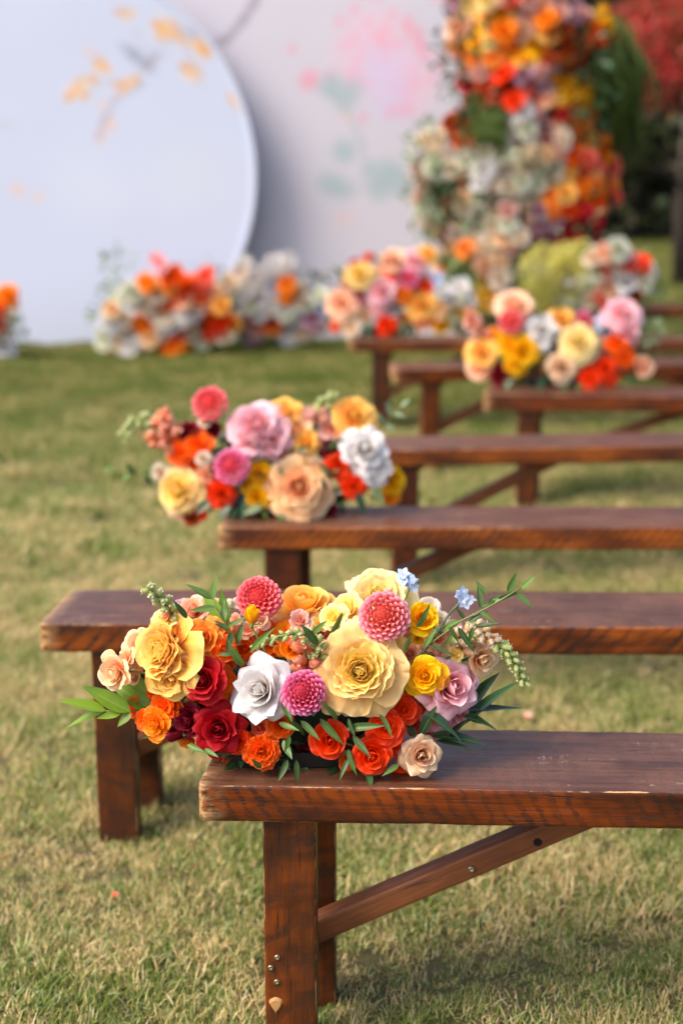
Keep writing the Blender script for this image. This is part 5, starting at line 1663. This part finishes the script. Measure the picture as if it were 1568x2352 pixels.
patches = [  # x, y, weight radius, palette (image space plan of the colour drift)
    (1085, 15, 'yo'), (1070, 78, 'yo'), (1145, 40, 'yo'), (1180, 40, 'coral'), (1255, 12, 'yo'), (1230, 70, 'yo'), (1145, 95, 'yo'), (1200, 118, 'yo'), (1110, 112, 'yo'), (1030, 30, 'mauve'), (1035, 90, 'rust'),
    (1215, 15, 'mauve'), (1310, 28, 'mauve'), (1385, 20, 'yellow'), (1400, 40, 'yellow'), (1310, 115, 'rust'), (1270, 80, 'rust'), (1340, 90, 'rust'), (1300, 145, 'rust'),
    (1100, 143, 'coral'), (1145, 135, 'coral'), (1085, 160, 'coral'), (1080, 209, 'red'), (1155, 192, 'red'), (1125, 240, 'coral'), (1060, 190, 'red'), (1190, 160, 'mauve'), (1222, 154, 'mauve'), (1255, 181, 'mauve'),
    (1310, 214, 'yellow'), (1348, 209, 'yellow'), (1228, 231, 'coral'), (1310, 297, 'coral'), (1354, 275, 'coral'), (1270, 250, 'red'), (1350, 160, 'rust'),
    (1200, 286, 'white'), (1228, 330, 'white'), (1272, 330, 'white'), (1120, 286, 'green'), (1105, 270, 'green'), (1140, 300, 'green'), (1150, 265, 'green'),
    (1058, 291, 'rust'), (1058, 341, 'rust'), (1074, 385, 'rust'), (1080, 418, 'rust'), (1019, 324, 'white'), (1002, 380, 'cream'), (975, 350, 'white'), (960, 400, 'cream'), (985, 425, 'white'), (1005, 350, 'white'), (1085, 370, 'white'), (1140, 385, 'white'), (1180, 430, 'white'),
    (1113, 341, 'white'), (1151, 352, 'white'), (1113, 418, 'white'), (1190, 396, 'white'), (1234, 418, 'white'), (1200, 357, 'white'), (1100, 360, 'white'), (1140, 430, 'cream'), (1240, 370, 'white'), (1090, 480, 'cream'), (1150, 500, 'white'), (1060, 470, 'cream'), (1200, 470, 'cream'), (1030, 380, 'white'), (1250, 300, 'mauve'), (1070, 520, 'white'), (1180, 620, 'white'), (1110, 590, 'cream'), (1210, 600, 'cream'), (1267, 363, 'cream'), (1035, 410, 'green'), (1020, 440, 'green'),
    (980, 460, 'cream'), (960, 495, 'cream'), (1162, 456, 'cream'), (1107, 462, 'cream'), (1036, 517, 'cream'), (1000, 480, 'green'), (1030, 480, 'peach'),
    (1338, 352, 'orange'), (1376, 368, 'orange'), (1404, 423, 'orange'), (1338, 418, 'orange'), (1300, 445, 'orange'), (1272, 451, 'orange'), (1365, 462, 'orange'), (1425, 420, 'orange'),
    (1316, 500, 'red'), (1354, 522, 'red'), (1305, 534, 'red'), (1390, 500, 'red'), (1375, 535, 'red'), (1233, 495, 'mauve'), (1228, 550, 'mauve'), (1240, 520, 'mauve'),
    (1173, 506, 'cream'), (1200, 528, 'cream'), (1123, 555, 'white'), (1112, 616, 'peach'), (1184, 594, 'cream'), (1046, 583, 'peach'), (1013, 605, 'peach'), (1041, 550, 'white'),
    (1150, 640, 'cream'), (1080, 590, 'coral'), (1070, 640, 'green'), (1100, 668, 'yellow'), (1130, 665, 'yellow'), (1200, 560, 'cream'), (1085, 540, 'cream'), (1200, 640, 'green'), (1160, 690, 'green'), (1040, 680, 'white'), (1020, 650, 'green'),
]


def col_span(y):
    tab = [(-160, 1040, 1330), (0, 1022, 1330), (30, 1025, 1425), (70, 1035, 1420), (120, 1040, 1360), (190, 1055, 1365), (240, 1070, 1370), (290, 985, 1385), (340, 950, 1410), (400, 945, 1438), (460, 950, 1430),
           (510, 955, 1408), (550, 980, 1390), (575, 990, 1250), (640, 1000, 1240), (700, 1010, 1230), (790, 1020, 1230)]
    for i in range(len(tab) - 1):
        if tab[i][0] <= y <= tab[i + 1][0]:
            t = (y - tab[i][0]) / (tab[i + 1][0] - tab[i][0])
            return lerp(tab[i][1], tab[i + 1][1], t), lerp(tab[i][2], tab[i + 1][2], t)
    return tab[-1][1:]


COL_D = 8.7
colc = P(1190, 400, COL_D)
column = empty('floral_column', (colc.x, COL_D + .25, 0), 'tall column of massed flowers from orange at the top through cream to red, right of the blossom wall', 'flower column')
fr = random.Random(77)
placed = []
y = -30
cells = []
while y < 785:
    x0, x1 = col_span(y)
    x = x0 + fr.uniform(8, 22)
    while x < x1 - 8:
        cells.append((x + fr.uniform(-7, 7), y + fr.uniform(-7, 7), x0, x1))
        x += fr.uniform(31, 38)
    y += 32
nb = 0
for (x, y, x0, x1) in cells:
    best = min(patches, key=lambda q: (q[0] - x) ** 2 + (q[1] - y) ** 2 + fr.uniform(-500, 500))
    kinds, mats = KM[best[2]]
    if kinds is None: continue
    u = (x - (x0 + x1) / 2) / max(1, (x1 - x0) / 2)
    bulge = -0.30 * math.sqrt(max(0, 1 - u * u)) + fr.uniform(-.05, .05)
    k = fr.choice(kinds); m_ = fr.choice(mats)
    r = fr.uniform(21, 29) if best[2] not in ('yo', 'orange', 'white') else fr.uniform(23, 34)
    if k == 'stock': r *= .8
    if nb < 296:
        add_bloom(column, COL_D + .28, x, y, r, k, m_, u * .7 + fr.uniform(-.3, .3), fr.uniform(-.3, .45), bulge, fr.randint(1, 3), lo=True)
        nb += 1
# leafy body behind the blooms, and moss gaps
g = Geo()
V, F = [], []
inv = world_of(column).inverted()
ys = list(range(-150, 801, 38))
for a, yy in enumerate(ys):
    x0, x1 = col_span(min(yy, 785))
    for b in range(18):
        an = 2 * math.pi * b / 18
        cx = (x0 + x1) / 2; hw = max(10, (x1 - x0) / 2 - 22)
        w = P(cx + hw * math.cos(an), yy, COL_D + .30)
        w.y = COL_D + .30 + .22 * math.sin(an)
        w.z = max(0.0, P(cx, yy, COL_D + .30).z)
        w += Vector((0, 0, 0)) + Vector((mnoise.noise(w * 4), mnoise.noise(w * 4 + Vector((9, 0, 0))), 0)) * .05
        V.append(inv @ w)
for a in range(len(ys) - 1):
    for b in range(18):
        F.append((a * 18 + b, (a + 1) * 18 + b, (a + 1) * 18 + (b + 1) % 18, a * 18 + (b + 1) % 18))
F.append(tuple(range(18))); F.append(tuple((len(ys) - 1) * 18 + b for b in range(18))[::-1])
obj('frame_body', mesh('frame_body', V, F), plain_mat('dark_moss_body', srgb(44, 56, 26), .9, 0, .5, .4, 30), column)
for i, (x, y, rx, rz, n, m_) in enumerate(((1120, 285, .17, .2, 380, 'leaf'), (975, 350, .1, .18, 70, 'leaf_soft'), (1030, 430, .14, .14, 220, 'leaf_deep'), (1065, 640, .15, .2, 300, 'leaf'),
                                    (1200, 640, .15, .16, 260, 'leaf'), (1200, 460, .5, .5, 300, 'leaf_soft'), (1150, 120, .42, .4, 400, 'leaf_deep'), (970, 470, .1, .18, 60, 'leaf_soft'), (1330, 200, .2, .4, 260, 'leaf_deep'))):
    leaf_cloud('foliage', column, P(x, y, COL_D + .1), (rx, .16, rz), n, .07, M[m_], 300 + i, shell=.1)
# trailing green amaranthus down the right side
ag = Geo(); ar = random.Random(8)
for k in range(95):
    x = ar.gauss(1428, 30); y0 = ar.uniform(60, 220); L = ar.uniform(110, 240)
    dd = ar.uniform(-.1, .25)
    top = P(x - 50 * ar.random(), y0 - 30, COL_D + .2 + dd); bot = P(x + ar.uniform(-8, 14), y0 + L, COL_D + .2 + dd); mid = top.lerp(bot, .4) + Vector((.05, 0, .03))
    V, F = tube([inv @ top, inv @ mid, inv @ bot], [.005, .009, .003], 4)
    ag.add(V, F, [(0, .5, ar.random(), .3)] * len(V))
for k in range(60):
    x = ar.gauss(1120, 20); y0 = ar.uniform(250, 290); L = ar.uniform(30, 70)
    top = P(x, y0, COL_D - .06); bot = P(x + ar.uniform(-8, 8), y0 + L, COL_D - .08); mid = top.lerp(bot, .4) + Vector((.0, -.03, .0))
    V, F = tube([inv @ top, inv @ mid, inv @ bot], [.007, .012, .003], 4)
    ag.add(V, F, [(0, .5, ar.random(), .3)] * len(V))
o = obj('trailing_amaranthus', ag.build('trailing_amaranthus'), leaf_mat('amaranthus_green', (30, 46, 14), (84, 104, 34), .7, .2), column); o['kind'] = 'stuff'


def bank(label, D, blooms, ground_y, fol, seed, group='low flower banks on the lawn'):
    xs = [b[0] for b in blooms]
    c = P(sum(xs) / len(xs), ground_y, D)
    a = empty('flower_bank', (c.x, D, 0), label, 'flower bank', group)
    r = random.Random(seed)
    for i, (x, y, rr, k, m_) in enumerate(blooms):
        add_bloom(a, D, x, y, rr * 1.22, k, m_, r.uniform(-.4, .4), r.uniform(-.1, .5), (y - ground_y) / 900 + r.uniform(-.04, .04) + .02, i % 3 + 1, lo=True)
    for i, (x, y, rx, rz, n, m_) in enumerate(fol):
        leaf_cloud('foliage', a, P(x, y, D + .1), (rx, .12, rz), n // 2, .06, M[m_], seed + i, shell=.1)
    return a


def fill(region, n, mats, kinds, r0, r1, seed):
    r = random.Random(seed); out = []
    for k in range(n):
        for _ in range(40):
            x = r.uniform(region[0], region[2]); y = r.uniform(region[1], region[3])
            if all((x - q[0]) ** 2 + (y - q[1]) ** 2 > (r0 * 1.1) ** 2 for q in out): break
        out.append((x, y, r.uniform(r0, r1), r.choice(kinds), r.choice(mats)))
    return out


def crop5(L):  # helper: plan coordinates read off an enlarged detail
    return [(156.8 + .4 * x, 509.6 + .4 * y, r, k, m) for x, y, r, k, m in L]


A = crop5([(560, 455, 20, 'spray', 'orange'), (640, 395, 20, 'cup', 'orange_red'), (700, 440, 20, 'spray', 'orange'), (585, 375, 20, 'cup', 'light_orange'), (650, 460, 22, 'spray', 'orange'), (570, 320, 18, 'cup', 'orange'), (610, 295, 18, 'spray', 'orange'), (640, 330, 18, 'cup', 'orange'), (690, 350, 18, 'spray', 'orange'), (730, 400, 18, 'cup', 'orange'), (770, 430, 18, 'spray', 'orange'), (600, 425, 24, 'spray', 'orange'),
           (790, 480, 18, 'spray', 'orange'), (830, 530, 18, 'cup', 'orange'), (860, 590, 18, 'spray', 'orange_red'), (900, 560, 18, 'cup', 'orange_red'), (820, 620, 22, 'spray', 'orange_red'), (860, 640, 18, 'spray', 'coral'),
           (450, 345, 20, 'spray', 'orange_yellow'), (430, 570, 24, 'garden', 'orange_yellow'), (590, 695, 26, 'garden', 'orange_yellow'), (640, 690, 20, 'spray', 'orange_yellow'), (280, 745, 16, 'spray', 'yellow'),
           (510, 390, 26, 'garden', 'cream'), (545, 520, 28, 'garden', 'cream'), (570, 570, 24, 'garden', 'white'), (690, 510, 26, 'hybrid', 'white'), (670, 560, 20, 'cup', 'white'), (350, 700, 24, 'garden', 'white'), (250, 580, 22, 'garden', 'white'),
           (230, 560, 20, 'cup', 'white'), (370, 400, 24, 'garden', 'sage_white'), (390, 440, 22, 'cup', 'cream'), (310, 560, 22, 'cup', 'cream'), (460, 660, 22, 'garden', 'champagne'), (640, 630, 22, 'spray', 'coral'), (210, 650, 20, 'cup', 'sage_white'),
           (250, 500, 20, 'cup', 'champagne'), (510, 215, 16, 'open', 'pink'), (540, 250, 14, 'open', 'pink'), (790, 310, 20, 'open', 'coral'), (780, 360, 18, 'open', 'coral'), (760, 560, 18, 'cup', 'rust'), (780, 700, 16, 'cup', 'sage_white'), (660, 450, 20, 'cup', 'peach'), (580, 350, 20, 'cup', 'butter'), (820, 440, 20, 'cup', 'peach'), (740, 480, 20, 'cup', 'cream'), (880, 480, 20, 'cup', 'apricot'), (700, 640, 20, 'cup', 'cream'), (900, 650, 20, 'cup', 'cream'), (410, 700, 20, 'cup', 'white'), (520, 650, 20, 'cup', 'cream'),
           (340, 640, 18, 'cup', 'cream'), (480, 450, 18, 'cup', 'coral'), (300, 430, 18, 'cup', 'sage_white'), (440, 480, 18, 'cup', 'cream'), (200, 700, 16, 'open', 'sage_white'), (950, 590, 20, 'cup', 'apricot'), (300, 690, 18, 'open', 'cream')])
bank('low flower bank of cream and orange red blooms before the round panel', 9.55, A, 800,
     [(300, 720, .28, .2, 420, 'leaf_soft'), (420, 760, .45, .12, 420, 'leaf_deep'), (270, 620, .1, .2, 120, 'leaf_soft'), (470, 690, .2, .25, 260, 'leaf')], 400)
B = crop5([(1020, 230, 20, 'stock', 'white'), (1000, 290, 22, 'stock', 'cream'), (1060, 300, 20, 'cluster', 'white'), (1130, 300, 22, 'stock', 'white'), (1190, 250, 22, 'cluster', 'white'), (1250, 220, 22, 'stock', 'white'), (1270, 270, 20, 'cluster', 'white'),
           (930, 350, 22, 'cup', 'cream'), (870, 400, 20, 'cup', 'champagne'), (900, 460, 26, 'garden', 'sage_white'), (960, 480, 24, 'garden', 'white'), (1020, 380, 22, 'stock', 'white'), (1090, 360, 22, 'stock', 'white'), (1090, 440, 24, 'garden', 'white'),
           (1140, 480, 22, 'cup', 'cream'), (1250, 350, 20, 'spray', 'orange_yellow'), (1270, 400, 22, 'spray', 'orange_yellow'), (1330, 400, 20, 'cup', 'cream'), (1230, 470, 24, 'hybrid', 'white'), (1240, 520, 22, 'cup', 'sage_white'), (1150, 560, 26, 'spray', 'rust'),
           (1170, 590, 22, 'spray', 'orange_yellow'), (1265, 620, 28, 'garden', 'white'), (1080, 600, 24, 'cup', 'dusty_pink'), (1060, 650, 22, 'cup', 'mauve'), (1400, 560, 22, 'cup', 'mauve'), (1410, 600, 20, 'cup', 'dusty_pink'), (1000, 560, 18, 'cup', 'rust'),
           (1370, 470, 18, 'open', 'sage_white'), (1460, 480, 24, 'open', 'blue'), (1440, 420, 18, 'open', 'sage_white'), (1100, 520, 20, 'cup', 'white'), (1320, 450, 18, 'open', 'cream'), (1050, 480, 18, 'cup', 'sage_white'), (1340, 640, 18, 'cup', 'cream')])
bank('low flower bank of white blooms with a few golden ones beside the round panel edge', 9.75, B, 785,
     [(640, 720, .42, .18, 480, 'leaf_soft'), (600, 755, .4, .12, 420, 'leaf_deep'), (720, 690, .2, .22, 260, 'leaf'), (545, 700, .15, .2, 150, 'leaf_deep')], 430)
Cb = [(15, 676, 22, 'garden', 'orange_yellow'), (-12, 700, 22, 'spray', 'orange'), (8, 712, 18, 'cup', 'peach'), (25, 700, 16, 'open', 'cream'), (-20, 740, 24, 'garden', 'coral'), (12, 752, 20, 'cup', 'cream'), (10, 795, 22, 'garden', 'white'), (-25, 780, 22, 'garden', 'cream'),
      (-50, 690, 22, 'spray', 'orange_red'), (-60, 740, 24, 'garden', 'white'), (-55, 785, 22, 'spray', 'apricot'), (28, 740, 12, 'cup', 'sage_white')]
bank('flower bank cut off by the left edge, orange over white blooms', 9.4, Cb, 812, [(0, 770, .15, .14, 240, 'leaf'), (30, 750, .06, .12, 60, 'leaf_soft'), (-40, 760, .15, .18, 150, 'leaf_deep')], 460)
Db = fill((1215, 575, 1330, 715), 26, ['lime', 'lime', 'lime', 'sage_white'], ['cluster'], 20, 27, 5) + [(1297, 637, 20, 'cup', 'white'), (1290, 670, 22, 'cluster', 'sage_white'), (1320, 690, 20, 'cluster', 'white')]
bank('lime green hydrangea bank at the foot of the flower column', 8.0, Db, 745, [(1270, 680, .2, .2, 120, 'leaf')], 480)
Eb = [(705.6 + .55 * x, 374 + .55 * yy, r, k, m) for x, yy, r, k, m in [
    (1250, 150 + 60, 22, 'spray', 'orange_red'), (1210, 90 + 280, 0, 'cup', 'cream')]][:0]
Eb = [(1392, 616, 18, 'spray', 'orange_red'), (1365, 588, 24, 'cup', 'cream'), (1395, 580, 22, 'cup', 'peach'), (1420, 572, 24, 'garden', 'sage_white'), (1448, 600, 24, 'spray', 'coral'), (1440, 592, 18, 'cup', 'dusty_pink'), (1475, 625, 24, 'garden', 'cream'),
      (1375, 625, 22, 'cup', 'sage_white'), (1400, 660, 20, 'spray', 'peach'), (1385, 675, 22, 'spray', 'orange_red'), (1435, 645, 24, 'hybrid', 'white'), (1455, 672, 20, 'spray', 'rust'), (1470, 600, 20, 'spray', 'orange_red'), (1350, 650, 22, 'cluster', 'sage_white'),
      (1345, 610, 20, 'cluster', 'lime'), (1420, 690, 20, 'cup', 'rust'), (1480, 650, 16, 'cup', 'sage_white'), (1430, 620, 16, 'cup', 'white'), (1355, 690, 18, 'cup', 'cream'), (1410, 610, 18, 'cup', 'cream')]
bank('orange and cream flower bank right of the lime hydrangeas', 7.9, Eb, 750, [(1420, 650, .2, .22, 380, 'leaf'), (1490, 665, .06, .1, 80, 'leaf_soft')], 490)
Fb = fill((1000, 640, 1080, 760), 12, ['white', 'sage_white', 'champagne', 'yellow'], ['cup', 'cluster', 'open'], 15, 20, 9)
bank('small white and yellow flower bank between the far benches and the column', 7.6, Fb, 770, [(1040, 710, .15, .18, 260, 'leaf'), (1090, 740, .14, .1, 160, 'leaf_soft')], 500)

# ------------------------------------------------------------------ trees and hedge beyond
def limb_tree(name, label, base, h, tr, crown, leafmat, bark, n, size, seed, limbs=6, crown_name='crown'):
    t = empty(name, base, label, 'tree')
    r = random.Random(seed)
    pts = [(0, 0, 0), (r.uniform(-.1, .1), 0, h * .35), (r.uniform(-.15, .15), r.uniform(-.1, .1), h * .7), (r.uniform(-.2, .2), 0, h)]
    V, F = tube(pts, [tr * 1.3, tr, tr * .7, tr * .25], 10)
    tk = obj('trunk', mesh('trunk', V, F), bark, t)
    for k in range(limbs):
        a = r.uniform(0, 6.28); z0 = h * r.uniform(.4, .8)
        L = crown[1] * r.uniform(.6, .95)
        V, F = tube([(0, 0, z0), (math.cos(a) * L * .5, math.sin(a) * L * .5, z0 + L * .25), (math.cos(a) * L, math.sin(a) * L, z0 + L * .4)], [tr * .45, tr * .3, tr * .1], 6)
        obj('limb', mesh('limb', V, F), bark, tk)
    for k in range(crown[2]):
        a = 6.28 * k / crown[2] + r.uniform(-.3, .3); q = crown[1] * r.uniform(.1, .75)
        c = Vector(base) + Vector((math.cos(a) * q, math.sin(a) * q, crown[0] + r.uniform(-.5, .5) * crown[1]))
        s = crown[1] * r.uniform(.4, .6)
        leaf_cloud(crown_name, t, c, (s, s, s * .75), n, size, leafmat, seed * 10 + k, shell=.1)
    return t


bark = plain_mat('grey_bark', srgb(120, 108, 98), .9, 0, .6, .35, 12)
dbark = plain_mat('dark_bark', srgb(60, 48, 40), .9, 0, .6, .35, 12)
maple = leaf_mat('maple_red_leaf', (110, 10, 18), (190, 34, 40), .5, .35)
dgreen = leaf_mat('dark_evergreen_leaf', (14, 22, 10), (34, 44, 18), .6, .1)
brownl = leaf_mat('dark_brown_leaf', (26, 18, 10), (46, 34, 18), .7, .1)
limb_tree('maple_tree', 'red leaved maple at the right edge above the lawn', (3.45, 14.6, 0), 2.3, .07, (2.25, 1.0, 9), maple, dbark, 420, .11, 3)
limb_tree('maple_tree', 'smaller red maple half hidden behind the trailing greenery', (5.4, 15.8, 0), 3.2, .08, (3.0, 1.5, 8), maple, dbark, 360, .12, 4)
limb_tree('shade_tree', 'tree with a pale grey trunk at the far right lawn edge', (4.83, 20.2, 0), 5.2, .17, (6.2, 2.2, 8), dgreen, bark, 300, .22, 5)
# tall dark hedge across the back of the garden
hedge = empty('hedge', (2, 22.5, 0), 'dark tall evergreen hedge closing the lawn at the back', 'hedge')
for k in range(16):
    x = -15 + k * 2.1
    leaf_cloud('clump', hedge, Vector((x, 22.6 + .3 * math.sin(k * 2.1), 2.3)), (1.7, 1.1, 2.6), 900, .26, dgreen if k % 3 else brownl, 600 + k, shell=.25, wid=.6, kind='stuff')
V, F = [], []
for i in range(41):
    x = -17 + i * .9
    for j in range(9):
        z = j * .55
        V.append((x - 2, .55 + .35 * mnoise.noise(Vector((x * .7, z * .7, 3))) , z))
    V.append((x - 2, 1.6, 4.4)); V.append((x - 2, 1.6, 0))
for i in range(40):
    for j in range(10):
        a = i * 11 + j
        F.append((a, a + 11, a + 12, a + 1))
obj('hedge_body', mesh('hedge_body', V, F), plain_mat('hedge_inner', srgb(20, 22, 12), .95, 0, .5, .4, 3), hedge)

# ------------------------------------------------------------------ fallen petals and leaves
def fallen(name, label, cat, x, y, s, mat, spin, group=None, v=0):
    p = PZ(x, y, .022)
    g = Geo(); r = random.Random(int(x))
    if name == 'fallen_petal':
        petal(g, 0, 1.0, .5, D2(88), D2(76), D2(50), rho0=0, kc=2.5, nu=6, nv=6, ruffle=.06, r=r, layer=.8)
    else:
        for k in range(5):
            an = (k - 2) * .75; L = 1 - .18 * abs(k - 2)
            V = [(0, 0, 0), (math.sin(an - .22) * L * .5, math.cos(an - .22) * L * .5, .06), (math.sin(an) * L, math.cos(an) * L, .16 + .05 * (k % 2)), (math.sin(an + .22) * L * .5, math.cos(an + .22) * L * .5, .06)]
            g.add(V, [(0, 1, 2), (0, 2, 3)], [(0, .5, .5, .3)] * 4)
    o = obj(name, g.build(name), mat)
    o.location = p; o.scale = (s, s, s); o.rotation_euler = (r.uniform(-.2, .2), r.uniform(-.2, .2), spin)
    return tag(o, label, cat, group)


fallen('fallen_petal', 'coral pink petal lying on the grass between the first and second bench', 'petal', 1205, 1650, .026, M['dusty_pink'], 1.0)
fallen('fallen_petal', 'small pink petal on the grass just right of the red leaf', 'petal', 266, 2059, .011, M['coral'], 2.0)
fallen('fallen_leaf', 'small red maple leaf on the grass left of the foreground bench leg', 'leaf', 150, 2042, .016, maple, .5)
fallen('fallen_leaf', 'brown and red fallen leaf on the grass near the left edge', 'leaf', 20, 1970, .022, M['rust'], 2.2)
fallen('fallen_leaf', 'brown fallen leaf on the grass between the two front bench ends', 'leaf', 452, 1990, .014, M['rust'], 1.2)
